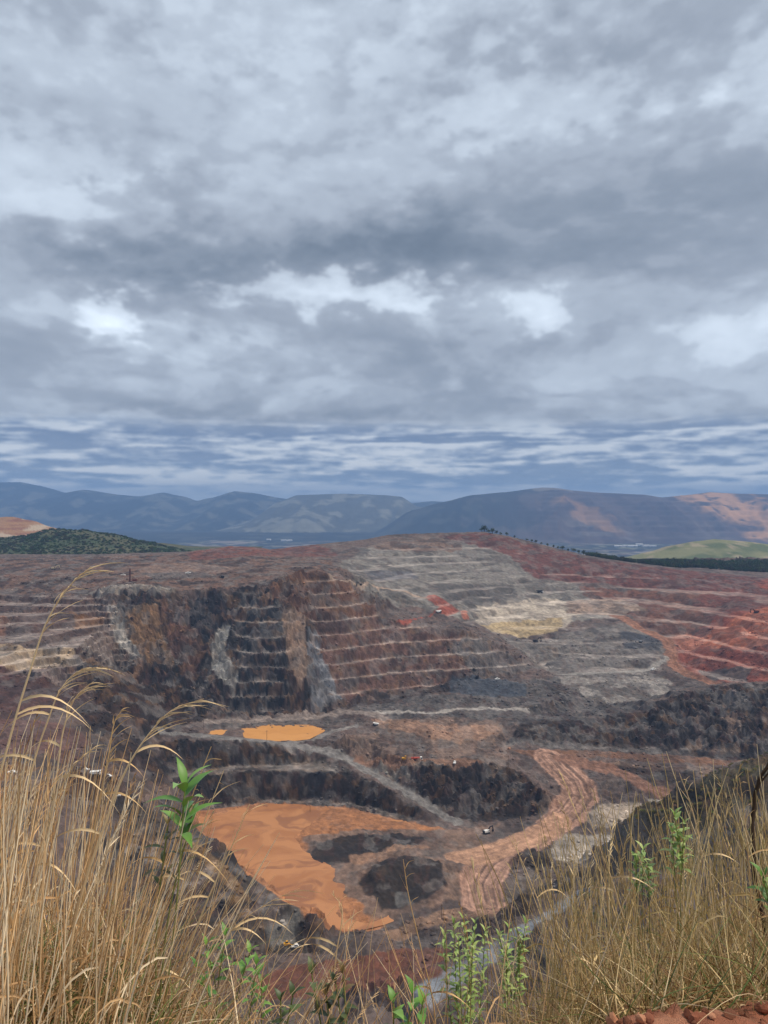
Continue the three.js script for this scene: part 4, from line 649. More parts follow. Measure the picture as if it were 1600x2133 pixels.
function excavator(x, z, turn, s, mat, label, houseMat = mat) {
  const g = base('excavator', x, onGround(x, z), z, turn); g.scale.setScalar(s);
  for (const k of [-1, 1]) addMesh('track', plate(trackShape(5.2, 1.25), 0.75, k * 1.55), M.dark, g);
  addMesh('undercarriage', bx(2.6, 0.6, 2.4, 0, 0.9, 0), M.steel, g); addMesh('turntable', cyl(1.1, 0.35, 0, 1.4, 0, 'y'), M.steel, g);
  addMesh('engine_house', mergeGeometries([bx(4.6, 1.5, 3.0, -0.7, 2.3, 0), bx(2.6, 0.35, 2.2, -1.4, 3.2, 0)]), houseMat, g);
  addMesh('counterweight', plate([[-3.7, 1.6], [-2.9, 1.6], [-2.9, 3.1], [-3.4, 3.1]], 2.9, 0), M.dark, g);
  const cab = addMesh('cab', plate([[0.7, 1.6], [2.3, 1.6], [2.2, 2.5], [1.9, 3.5], [0.7, 3.5]], 1.1, 1.0), houseMat, g); addMesh('window', plate([[0.95, 2.35], [2.1, 2.35], [1.82, 3.32], [0.95, 3.32]], 1.2, 1.0), M.glass, cab);
  addMesh('boom', plate([[1.2, 1.9], [2.0, 1.9], [4.3, 4.9], [6.9, 5.0], [6.9, 5.6], [3.9, 5.7], [1.2, 2.8]], 0.55, -0.2), mat, g);
  addMesh('arm', plate([[6.1, 5.9], [7.1, 5.8], [7.5, 2.3], [7.0, 2.2]], 0.45, -0.2), mat, g);
  addMesh('bucket', plate([[6.2, 0.6], [7.0, 0.2], [7.7, 0.9], [7.6, 2.4], [6.9, 2.3], [6.7, 1.2]], 1.5, -0.2), M.dark, g);
  return tag(g, label, 'excavator', 'machines working in the pit');
}
function haulTruck(x, z, turn, s, bed, cabMat, label) {
  const g = base('haul_truck', x, onGround(x, z), z, turn); g.scale.setScalar(s);
  addMesh('chassis', bx(8.2, 0.7, 2.0, 0, 1.5, 0), M.steel, g);
  addMesh('dump_bed', plate([[-4.8, 3.4], [-3.0, 2.2], [1.6, 2.3], [2.0, 3.9], [4.3, 4.4], [4.3, 4.65], [1.7, 4.3], [-4.8, 4.1]], 4.0, 0), bed, g);
  const c = addMesh('cab', bx(1.5, 1.7, 1.6, 2.9, 3.1, 0.9), cabMat, g); addMesh('window', bx(1.3, 0.7, 1.66, 2.98, 3.4, 0.9), M.glass, c);
  addMesh('hood', bx(1.9, 1.4, 3.0, 3.6, 1.9, 0), cabMat, g);
  for (const k of [-1, 1]) { const w = addMesh('wheel', cyl(1.05, 0.85, 2.7, 1.05, k * 1.7), M.tyre, g); addMesh('rim', cyl(0.5, 0.9, 2.7, 1.05, k * 1.7), M.grey, w); for (const o of [0, 0.95]) { const v = addMesh('wheel', cyl(1.05, 0.8, -2.2, 1.05, k * (1.85 - o)), M.tyre, g); addMesh('rim', cyl(0.5, 0.84, -2.2, 1.05, k * (1.85 - o)), M.grey, v); } }
  return tag(g, label, 'truck', 'machines working in the pit');
}
function pickup(x, z, turn, s, mat, label, name = 'pickup') {
  const g = base(name, x, onGround(x, z), z, turn); g.scale.setScalar(s);
  addMesh('body', plate([[-2.6, 0.5], [2.6, 0.5], [2.6, 1.1], [1.2, 1.25], [-2.6, 1.25]], 1.8, 0), mat, g);
  const c = addMesh('cab', plate([[-0.9, 1.2], [1.3, 1.2], [0.7, 1.95], [-0.8, 1.95]], 1.65, 0), mat, g); addMesh('window', plate([[-0.7, 1.35], [1.0, 1.35], [0.62, 1.8], [-0.65, 1.8]], 1.78, 0), M.glass, c);
  for (const k of [-1, 1]) for (const o of [-1.6, 1.6]) { const w = addMesh('wheel', cyl(0.42, 0.3, o, 0.42, k * 0.85), M.tyre, g); addMesh('rim', cyl(0.2, 0.34, o, 0.42, k * 0.85), M.grey, w); }
  return tag(g, label, 'vehicle', 'light vehicles in the pit');
}
function tanker(x, z, turn, s, tank, cabMat, label) {
  const g = base('tank_truck', x, onGround(x, z), z, turn); g.scale.setScalar(s);
  addMesh('chassis', bx(11.5, 0.45, 1.0, 0, 1.1, 0), M.dark, g); addMesh('tank', cyl(1.25, 8.6, -1.4, 2.35, 0, 'x', 18), tank, g);
  const c = addMesh('cab', plate([[3.5, 0.9], [6.0, 0.9], [6.0, 1.9], [5.5, 3.5], [3.5, 3.6]], 2.3, 0), cabMat, g); addMesh('window', plate([[4.3, 2.1], [5.85, 2.1], [5.5, 3.2], [4.3, 3.2]], 2.4, 0), M.glass, c);
  for (const k of [-1, 1]) for (const o of [4.9, 1.0, -3.2, -4.6]) { const w = addMesh('wheel', cyl(0.6, 0.45, o, 0.6, k * 1.0), M.tyre, g); addMesh('rim', cyl(0.28, 0.49, o, 0.6, k * 1.0), M.grey, w); }
  return tag(g, label, 'truck', 'machines working in the pit');
}
function loader(x, z, turn, s, mat, label) {
  const g = base('wheel_loader', x, onGround(x, z), z, turn); g.scale.setScalar(s);
  addMesh('rear_body', bx(3.8, 1.7, 2.2, -2.0, 2.1, 0), mat, g); addMesh('front_frame', bx(2.2, 1.0, 1.5, 1.3, 1.6, 0), mat, g);
  const c = addMesh('cab', bx(1.6, 1.7, 1.6, -0.2, 3.5, 0), mat, g); addMesh('window', bx(1.66, 0.95, 1.66, -0.2, 3.65, 0), M.glass, c);
  addMesh('lift_arm', mergeGeometries([bx(3.4, 0.4, 0.35, 2.9, 1.7, 0.8, -0.35), bx(3.4, 0.4, 0.35, 2.9, 1.7, -0.8, -0.35)]), mat, g);
  addMesh('bucket', plate([[4.2, 0.2], [6.0, 0.2], [5.9, 0.45], [4.7, 0.7], [4.7, 1.9], [4.2, 1.6]], 3.2, 0), M.steel, g);
  for (const k of [-1, 1]) for (const o of [-2.6, 1.5]) { const w = addMesh('wheel', cyl(0.95, 0.7, o, 0.95, k * 1.25), M.tyre, g); addMesh('rim', cyl(0.48, 0.74, o, 0.95, k * 1.25), mat, w); }
  return tag(g, label, 'loader', 'machines working in the pit');
}
function drillRig(x, z, turn, s, label) {
  const g = base('drill_rig', x, onGround(x, z, 5), z, turn); g.scale.setScalar(s);
  for (const k of [-1, 1]) addMesh('track', plate(trackShape(6.0, 1.4), 0.8, k * 1.9), M.dark, g);
  addMesh('deck', bx(11, 0.5, 4.4, 1.2, 1.8, 0), M.darkred, g); addMesh('engine_house', bx(5.4, 2.2, 3.2, 3.6, 3.1, 0), M.darkred, g);
  const c = addMesh('cab', bx(1.9, 2.1, 1.7, -2.6, 3.1, 1.4), M.darkred, g); addMesh('window', bx(1.96, 0.9, 1.76, -2.6, 3.5, 1.4), M.glass, c);
  const bars = []; for (const [a, b] of [[-0.7, -0.7], [-0.7, 0.7], [0.7, -0.7], [0.7, 0.7]]) bars.push(bx(0.3, 17, 0.3, -2.6 + a, 10, b - 0.6));
  for (let k = 0; k < 11; k++) { const y = 2.4 + k * 1.5; for (const b of [-1.3, 0.1]) bars.push(bx(2.0, 0.2, 0.16, -2.6, y + 0.7, b, k % 2 ? 0.8 : -0.8)); bars.push(bx(1.6, 0.2, 1.6, -2.6, y, -0.6)); }
  addMesh('mast', mergeGeometries(bars), M.darkred, g); addMesh('drill_pipe', cyl(0.28, 15, -2.6, 9, -0.6, 'y', 10), M.steel, g);
  for (const o of [-3.6, 5.6]) addMesh('levelling_jack', cyl(0.22, 2.2, o, 1.0, 1.9, 'y', 8), M.steel, g);
  return tag(g, label, 'drill rig', 'machines working in the pit');
}
function pole(x, z, h, label) {
  const g = base('utility_pole', x, heightAt(x, z) - 0.4, z, rr(0, 1)); const p = new THREE.CylinderGeometry(0.13, 0.2, h, 8); p.translate(0, h / 2, 0); addMesh('post', p, M.timber, g);
  addMesh('crossarm', bx(2.4, 0.2, 0.16, 0, h - 0.7, 0), M.timber, g); for (const k of [-1, 0, 1]) addMesh('insulator', cyl(0.09, 0.3, k, h - 0.45, 0, 'y', 8), M.grey, g);
  return tag(g, label, 'pole', 'poles in the pit');
}
drillRig(-339.7, -995, 0.15, 1.0, 'tall dark red blast hole drill rig on the plateau edge');
excavator(-507.2, -1134, 0.3, 1.15, M.sand, 'sand coloured excavator on the plateau at far left');
pickup(-376, -1065, 0.2, 1.3, M.white, 'white vehicle just left of the drill rig mast');
pickup(-288.9, -1089, 0.3, 1.5, M.white, 'white vehicle on the plateau right of the drill rig');
haulTruck(-225.5, -1029, 2.2, 0.8, M.dark, M.white, 'dark truck with white cab near the plateau knob');
excavator(-40.2, -1048, 1.3, 0.9, M.dark, 'dark excavator, left of the pair on the upper bench');
excavator(-34.8, -1071, 2.4, 0.9, M.dark, 'dark excavator, right of the pair on the upper bench');
haulTruck(81.4, -1098, 0.5, 0.95, M.white, M.dark, 'white bodied haul truck on the red hairpin road');
haulTruck(271.6, -1285, 0.1, 1.2, M.dark, M.white, 'dark haul truck with white cab on the far grey face');
excavator(219.9, -1069, 0.2, 1.15, M.dark, 'dark excavator below the yellow clay patch');
excavator(369.9, -1064, 2.9, 0.9, M.grey, 'grey excavator against the dark slate bench');
pickup(359.6, -984, 0.6, 1.5, M.white, 'white vehicle on the bend below the slate bench');
excavator(546.1, -1083, 3.0, 1.1, M.darkred, 'dark red excavator on the orange benches at far right');
loader(22.2, -755, 0.1, 1.0, M.yellow, 'yellow wheel loader behind the red tank truck');
tanker(33.4, -752, 0.05, 1.0, M.red, M.white, 'red tank truck with white cab above the dark hill');
pickup(72.2, -748, 1.2, 1.3, M.white, 'white vehicle on the road right of the tank truck');
haulTruck(-9.1, -823, 2.8, 0.7, M.white, M.dark, 'white truck on the brown flat right of the pond');
excavator(92.8, -664, 0.5, 1.0, M.dark, 'black and white excavator beside the orange haul road', M.white);
loader(-63.7, -482, 0.2, 0.85, M.yellow, 'yellow wheel loader parked under the grey rock knob');
pickup(-57.8, -482, 0.15, 1.2, M.white, 'white pickup beside the yellow wheel loader');
haulTruck(-199.7, -510, 0.1, 0.8, M.white, M.white, 'white truck in the ochre yard, largest there');
pickup(-236.2, -582, 0.2, 1.1, M.white, 'white vehicle at the back of the ochre yard');
pickup(-194.8, -520, 0.1, 1.1, M.white, 'white vehicle right of the large truck in the yard');
pickup(-189.1, -520, 0.4, 1.1, M.white, 'white vehicle at the right edge of the ochre yard');
pickup(-251.6, -498, 0.1, 1.1, M.white, 'white vehicle at the left edge of the ochre yard');
excavator(121.4, -956, 1.2, 0.9, M.dark, 'small dark excavator on top of the blue dump');
pickup(144.8, -942, 0.3, 1.2, M.white, 'white vehicle on top of the blue dump');
pole(-123.2, -774, 12, 'wooden pole standing in front of the orange pond');
pole(30.4, -751, 12, 'wooden pole beside the red tank truck');
pole(125.6, -743, 13, 'wooden pole on the right end of the dark hill');
pole(-200.8, -819, 11, 'wooden pole left of the orange pond');
pole(-71.5, -711, 12, 'wooden pole at the back shore of the mud lake');
pole(41, -522, 11, 'wooden pole beside the narrow front ramp');

// far sheds in the valley
function shed(x, z, w, d, h, label) {
  const g = base('industrial_shed', x, farHeight(x, z) - 1, z, rr(-0.3, 0.3)); addMesh('wall', bx(w, h, d, 0, h / 2, 0), M.white, g);
  addMesh('roof', (() => { const r = plate([[-d / 2 - 1, h], [d / 2 + 1, h], [0, h + d * 0.16]], w + 2, 0); r.rotateY(Math.PI / 2); return r; })(), M.white, g); addMesh('door', bx(w * 0.12, h * 0.6, 0.5, w * 0.2, h * 0.3, d / 2 + 0.1), M.grey, g);
  return tag(g, label, 'building', 'far sheds in the valley');
}
[[1288, 7750, 78, 25, 14], [1302, 7796, 57, 28, 16], [1318, 7765, 102, 32, 17], [1332, 7843, 68, 28, 22], [1347, 7781, 85, 28, 16], [1362, 7827, 51, 25, 14], [592, 8835, 78, 28, 16], [604, 8866, 57, 25, 14], [560, 8990, 51, 25, 14]].forEach(([u, d, w, e, h], i) =>
  shed((u - 800) / 1540 * d, -d, w, e, h, i < 6 ? ['leftmost of the right group of white valley sheds', 'second from left of the right white valley sheds', 'longest white shed in the right valley group', 'tallest white shed in the right valley group', 'second from right of the right white valley sheds', 'rightmost of the right group of white valley sheds'][i] : ['middle of the three white sheds below the mid mountains', 'rightmost of the three white sheds below the mid mountains', 'leftmost of the three white sheds below the mid mountains'][i - 6]));
console.log('machines done');
// ---------------------------------------------------------------- foreground: the rim where the camera stands
const lip = (x) => 1.7 + 0.5 * step(0.35, 0.8, x) + 0.5 * step(-0.35, -0.95, x) + (noise(x * 1.5, 3) - 0.5) * 0.2;
function rimHeight(x, z) {                                        // flat trodden earth, then the slope falls away
  const d = -z, over = Math.max(0, d - lip(x));
  let y = -over * 0.62 - 0.05 * over * over * (over < 4 ? 1 : 0) - (over >= 4 ? 0.8 + (over - 4) * 0.35 : 0);
  y += 0.10 * (fbm(x * 1.3, z * 1.3, 3) - 0.5) + 0.05 * (ridged(x * 5, z * 5, 3) - 0.5) + 0.05 * (ridged(x * 11, z * 11, 3) - 0.5) + 0.022 * (cells(x * 22, z * 22) - 0.5) + 0.014 * (noise(x * 50, z * 50) - 0.5);
  const h = Math.exp(-(((x - 0.98) / 0.62) ** 2 + ((d - 2.0) / 0.36) ** 2)); y += h * 0.12 * (0.6 + 0.8 * fbm(x * 4, z * 4, 3));   // bank of loose red earth
  const l = step(-0.2, -1.4, x); y += l * 0.06;
  return y;
}
const earthA = lin('#9c6248'), earthB = lin('#7c4a36'), earthC = lin('#b58064'), litter = lin('#6b5a3c');
function rimColour(x, z, c) {
  const a = fbm(x * 3, z * 3, 4), b = fbm(x * 9 + 5, z * 9, 3); c[0] = earthA[0]; c[1] = earthA[1]; c[2] = earthA[2];
  mixInto(c, earthB, step(0.42, 0.62, a)); mixInto(c, earthC, step(0.52, 0.68, b) * 0.8);
  const bank = Math.exp(-(((x - 1.0) / 0.8) ** 2 + ((-z - 1.9) / 0.5) ** 2)); mixInto(c, litter, clamp(0.85 - bank * 1.5) * step(0.2, 0.5, b + 0.15));
  const k = 0.7 + 0.6 * noise(x * 40, z * 40); c[0] *= k; c[1] *= k; c[2] *= k;
}
{
  const nx = 420, nz = 300, pos = [], col = [], uv = [], idx = [], c = [0, 0, 0];
  for (let j = 0; j < nz; j++) for (let i = 0; i < nx; i++) {
    const t = j / (nz - 1), d = -3 + 4 * t + 17 * Math.pow(Math.max(0, t - 0.0), 3.2), w = 3.4 + Math.max(0, d) * 0.8, x = (i / (nx - 1) * 2 - 1) * w; pos.push(x, rimHeight(x, -d), -d); rimColour(x, -d, c); col.push(...c); uv.push(x * 2, d * 2);
  }
  for (let j = 0; j < nz - 1; j++) for (let i = 0; i < nx - 1; i++) { const a = j * nx + i; idx.push(a, a + 1, a + nx, a + 1, a + nx + 1, a + nx); }
  const g = new THREE.BufferGeometry(); g.setAttribute('position', new THREE.Float32BufferAttribute(pos, 3)); g.setAttribute('color', new THREE.Float32BufferAttribute(col, 3)); g.setAttribute('uv', new THREE.Float32BufferAttribute(uv, 2)); g.setIndex(idx); g.computeVertexNormals();
  const ground = addMesh('ground', g, new THREE.MeshStandardMaterial({ vertexColors: true, roughness: 1, bumpMap: grain, bumpScale: 0.012 }));
  tag(ground, 'reddish earth of the rim at the bottom of the picture', 'ground', null, 'structure');
  seed = 99; const clods = [rockGeometry(1), rockGeometry(5), rockGeometry(8)], mats = [new THREE.MeshStandardMaterial({ color: '#a0664a', roughness: 1, bumpMap: grain, bumpScale: 0.01 }), std('#84503a', 1), std('#b07c5e', 1)];
  for (let n = 0; n < 300; n++) { const x = rr(0.35, 1.75), d = rr(1.62, 2.25), s = 0.004 + 0.017 * Math.pow(rnd(), 3); const m = addMesh('soil_clod', clods[n % 3], mats[(n * 7) % 3], ground); m.position.set(x, rimHeight(x, -d) + s * 0.25, -d); m.scale.set(s, s * 0.9, s); m.rotation.set(rr(0, 3), rr(0, 6), rr(0, 3)); }
  const st = addMesh('pale_stone', rockGeometry(11), std('#d9cfc4', 0.9)); st.scale.set(0.075, 0.03, 0.035); st.position.set(1.0, rimHeight(1.0, -2.02) + 0.012, -2.02); st.rotation.y = 0.1; tag(st, 'pale flat stone lying on the red earth at lower right', 'stone');
}

// ---------------------------------------------------------------- grass
// a stalk of unit height that bows towards +x: thin three-sided tube, optional leaves and seed head
function strip(points, width, twist = 0) {                        // a folded blade along points
  const pos = [], idx = []; const n = points.length;
  for (let i = 0; i < n; i++) {
    const t = i / (n - 1), p = points[i], q = points[Math.min(n - 1, i + 1)], o = points[Math.max(0, i - 1)], dir = new THREE.Vector3(q[0] - o[0], q[1] - o[1], q[2] - o[2]).normalize();
    const a = twist + t * 1.4, side = new THREE.Vector3(Math.sin(a), 0.15, Math.cos(a)).cross(dir).normalize(), w = width * (t < 0.15 ? 0.5 + t / 0.3 : Math.pow(1 - (t - 0.15) / 0.85, 0.7)) + 0.0002, up = side.clone().cross(dir).multiplyScalar(w * 0.3);
    pos.push(p[0] - side.x * w, p[1] - side.y * w, p[2] - side.z * w, p[0] + up.x, p[1] + up.y, p[2] + up.z, p[0] + side.x * w, p[1] + side.y * w, p[2] + side.z * w);
    if (i < n - 1) { const k = i * 3; idx.push(k, k + 1, k + 3, k + 1, k + 4, k + 3, k + 1, k + 2, k + 4, k + 2, k + 5, k + 4); }
  }
  const g = new THREE.BufferGeometry(); g.setAttribute('position', new THREE.Float32BufferAttribute(pos, 3)); g.setIndex(idx); g.computeVertexNormals(); return g;
}
function tube(points, r0, r1) {
  const pos = [], idx = [], n = points.length;
  for (let i = 0; i < n; i++) for (let k = 0; k < 3; k++) { const r = lerp(r0, r1, i / (n - 1)), a = k * 2.0944 + 0.4; pos.push(points[i][0] + Math.cos(a) * r, points[i][1], points[i][2] + Math.sin(a) * r); }
  for (let i = 0; i < n - 1; i++) for (let k = 0; k < 3; k++) { const a = i * 3 + k, b = i * 3 + (k + 1) % 3; idx.push(a, b, a + 3, b, b + 3, a + 3); }
  const g = new THREE.BufferGeometry(); g.setAttribute('position', new THREE.Float32BufferAttribute(pos, 3)); g.setIndex(idx); g.computeVertexNormals(); return g;
}
const bow = (b, n = 9, h = 1) => Array.from({ length: n }, (_, i) => { const t = i / (n - 1); return [b * t * t, h * t * (1 - 0.18 * b * t), 0.03 * Math.sin(t * 5)]; });
function stalk(b, leaves, head, width) {
  const line = bow(b), parts = [tube(line, 0.0034 * width, 0.0011)];
  for (let k = 0; k < leaves; k++) {
    const i = 1 + Math.floor(rnd() * 5), p = line[i], a = rr(0, 6.283), l = rr(0.18, 0.42), up = rr(0.25, 1.0), droop = rr(0.3, 1.4), q = [];
    for (let s = 0; s <= 6; s++) { const t = s / 6; q.push([p[0] + Math.cos(a) * l * t * 0.75, p[1] + l * (up * t - droop * t * t), p[2] + Math.sin(a) * l * t * 0.75]); } parts.push(strip(q, 0.0042, rr(0, 3)));
  }
  if (head) for (let k = 0; k < 12; k++) { const t = 0.76 + 0.24 * k / 12, p = [b * t * t, t * (1 - 0.18 * b * t), 0.03 * Math.sin(t * 5)], a = rr(0, 6.283), l = rr(0.03, 0.075) * (1.2 - (t - 0.76) * 2.2), q = []; for (let s = 0; s <= 3; s++) { const e = s / 3; q.push([p[0] + (Math.cos(a) * 0.4 + 0.25) * l * e, p[1] + l * e * (0.95 - 0.2 * e), p[2] + Math.sin(a) * 0.4 * l * e]); } parts.push(strip(q, 0.0022, a)); }
  return mergeGeometries(parts);
}
function blade(b, w) { const q = []; for (let s = 0; s <= 8; s++) { const t = s / 8; q.push([b * t * t * 0.9, t * (1.05 - 0.55 * b * t), 0.06 * Math.sin(t * 3)]); } return strip(q, w, rr(0, 3)); }
seed = 4242;
const stalkKinds = [stalk(0.05, 0, false, 1), stalk(0.10, 0, false, 0.9), stalk(0.04, 1, false, 1.1), stalk(0.02, 0, false, 0.9), stalk(0.03, 1, false, 1.15), stalk(0.12, 0, true, 1.0), stalk(0.16, 0, false, 0.85), stalk(0.02, 0, false, 1), stalk(0.07, 0, false, 1.1), stalk(0.01, 1, false, 0.9)];
const bladeKinds = [blade(0.35, 0.0042), blade(0.8, 0.0045), blade(1.2, 0.005), blade(0.15, 0.004)];
const grassMat = new THREE.MeshPhysicalMaterial({ color: '#ffffff', roughness: 0.7, side: THREE.DoubleSide });
const straw = ['#f0d2a4', '#e8c08c', '#f5e0bc', '#d6ac7a', '#ecd8b4', '#c09866'].map(lin), strawRight = ['#d2b682', '#e0c692', '#bea26c', '#ccb884', '#a8925c', '#e8d2a6'].map(lin), greens = ['#5c7034', '#6f7d3f', '#4c6030', '#7f8a4c'].map(lin), rusts = ['#7d5a38', '#8f6a42', '#6b4c30', '#a07a50'].map(lin);
const rimTop = profile([[-0.62, 1500], [-0.52, 1555], [-0.42, 1590], [-0.34, 1690], [-0.26, 1830], [-0.16, 1910], [-0.06, 1950], [0.06, 1930], [0.14, 1850], [0.22, 1760], [0.34, 1690], [0.44, 1650], [0.54, 1640], [0.62, 1630]]);   // slope down to the grass tops, by bearing x/d (in 1/1540 of a metre per metre below the level line)
function sow(count, kinds, tones, name, label, where, tall, leanTo) {
  const lists = kinds.map(() => []);
  for (let n = 0, tries = 0; n < count && tries < count * 30; tries++) {
    const d = rr(where.d0, where.d1), t = rr(where.b0, where.b1), x = t * d; if (rnd() > where.density(t, d)) continue;
    const y = rimHeight(x, -d) - 0.02, h = tall(t, d, y); if (h < 0.05) continue; n++;
    const [dir, lean] = leanTo(t), c = tones[Math.floor(rnd() * tones.length)], k = rr(0.7, 1.2), i = Math.floor(rnd() * kinds.length);
    dummy.position.set(x, y, -d); dummy.scale.set(Math.max(h, 0.5), h, Math.max(h, 0.5)); dummy.rotation.set(0, 0, 0); dummy.quaternion.setFromAxisAngle(new THREE.Vector3(0, 0, 1), -dir * lean).multiply(new THREE.Quaternion().setFromAxisAngle(new THREE.Vector3(1, 0, 0), rr(-0.22, 0.16))).multiply(new THREE.Quaternion().setFromAxisAngle(new THREE.Vector3(0, 1, 0), rr(-1, 1) * where.spin + (dir < 0 ? Math.PI : 0))); dummy.updateMatrix();
    lists[i].push([dummy.matrix.clone(), new THREE.Color().setRGB(c[0] * k, c[1] * k, c[2] * k)]);
  }
  const mass = tag(base(name, 0, 0, 0), label, 'grass', null, 'stuff');
  lists.forEach((l, i) => { if (l.length) instanced(kinds === stalkKinds ? 'stalks' : 'blades', kinds[i], grassMat, l, label, 'grass', mass).userData.kind = 'stuff'; });
}
const topAt = (t, d, y, spread) => { const v = rimTop(t) + (rnd() < 0.3 ? rr(-0.2, 0.3) : rr(0.1, 1.3)) * spread, yt = 1.6 - (v - 1045) / 1540 * d; return yt - y; };
seed = 31;
const leftBank = { d0: 1.7, d1: 4.2, b0: -0.95, b1: -0.08, spin: 1.2, density: (t, d) => step(-0.10, -0.36, t) * (0.35 + 0.65 * step(4.4, 2.2, d)) * (noise(t * 26, d * 3) > 0.34 ? 1 : 0.25) };
sow(1650, stalkKinds, straw, 'dry_grass', 'tall straw coloured dry grass on the left of the rim', leftBank, (t, d, y) => Math.min(1.5, topAt(t, d, y, 330)), (t) => [1, rr(-0.1, 0.2) + step(-0.46, -0.26, t) * rr(0.15, 0.6)]);
const rightBank = { d0: 2.3, d1: 6.5, b0: 0.08, b1: 0.95, spin: 1.6, density: (t, d) => step(0.08, 0.34, t) * (0.4 + 0.6 * step(6.5, 3, d)) * (noise(t * 24 + 9, d * 2) > 0.33 ? 1 : 0.3) };
sow(2100, stalkKinds, strawRight, 'dry_grass_stand', 'dense olive and straw grass on the right of the rim', rightBank, (t, d, y) => Math.min(1.7, topAt(t, d, y, 400)), (t) => [rnd() < 0.62 ? -1 : 1, rr(0, 0.26)]);
const middle = { d0: 2.1, d1: 3.8, b0: -0.2, b1: 0.2, spin: 3, density: () => 1 };
sow(190, stalkKinds, straw, 'sparse_grass', 'thin single straw stalks in the middle of the rim', middle, (t, d, y) => Math.min(1.1, topAt(t, d, y, 260)), () => [rnd() < 0.5 ? -1 : 1, rr(0, 0.5)]);
// matted leaves low down
const lowLeft = { d0: 1.9, d1: 3.0, b0: -0.95, b1: -0.06, spin: 3.1, density: (t, d) => step(-0.08, -0.4, t) };
sow(3100, bladeKinds, [...straw, ...rusts, ...rusts], 'dead_leaves', 'matted dead grass leaves at the lower left', lowLeft, (t) => rr(0.1, 0.26) + step(-0.2, -0.42, t) * rr(0, 0.18), () => [rnd() < 0.5 ? -1 : 1, rr(0, 1.1)]);
sow(1100, bladeKinds, greens, 'green_grass', 'green grass blades among the dead leaves at lower left', { ...lowLeft, d1: 2.4, b1: -0.15 }, () => rr(0.12, 0.36), () => [rnd() < 0.5 ? -1 : 1, rr(0, 0.9)]);
const lowRight = { d0: 2.2, d1: 4.6, b0: 0.08, b1: 0.95, spin: 3.1, density: (t) => step(0.08, 0.4, t) };
sow(4400, bladeKinds, [...strawRight, ...rusts], 'dead_leaf_mat', 'matted brown grass leaves at the lower right', lowRight, (t) => rr(0.1, 0.3) + step(0.3, 0.55, t) * rr(0, 0.28), () => [rnd() < 0.5 ? -1 : 1, rr(0, 1.1)]);
sow(1300, bladeKinds, greens, 'green_grass_tuft', 'green grass blades in the stand at lower right', { ...lowRight, b0: 0.1 }, (t) => rr(0.12, 0.4), () => [rnd() < 0.5 ? -1 : 1, rr(0, 0.9)]);
sow(220, bladeKinds, [...rusts, ...greens, ...straw], 'short_grass', 'short mixed grass along the middle of the rim', { ...middle, d0: 1.9, d1: 2.9, b0: -0.26, b1: 0.26 }, () => rr(0.06, 0.15), () => [rnd() < 0.5 ? -1 : 1, rr(0, 1.1)]);

seed = 61;
const paleLeaf = [blade(0.9, 0.008), blade(1.4, 0.009), blade(0.5, 0.007)];
sow(260, paleLeaf, straw, 'curled_leaves', 'pale curled dead leaves in the left grass', { ...leftBank, d1: 2.8, spin: 3.1 }, (t, d, y) => rr(0.12, 0.3), () => [rnd() < 0.5 ? -1 : 1, rr(0, 1.2)]);
sow(200, paleLeaf, strawRight, 'curled_leaf_litter', 'pale curled dead leaves in the right grass', { ...rightBank, d1: 4, spin: 3.1 }, (t, d, y) => rr(0.15, 0.34), () => [rnd() < 0.5 ? -1 : 1, rr(0, 1.2)]);

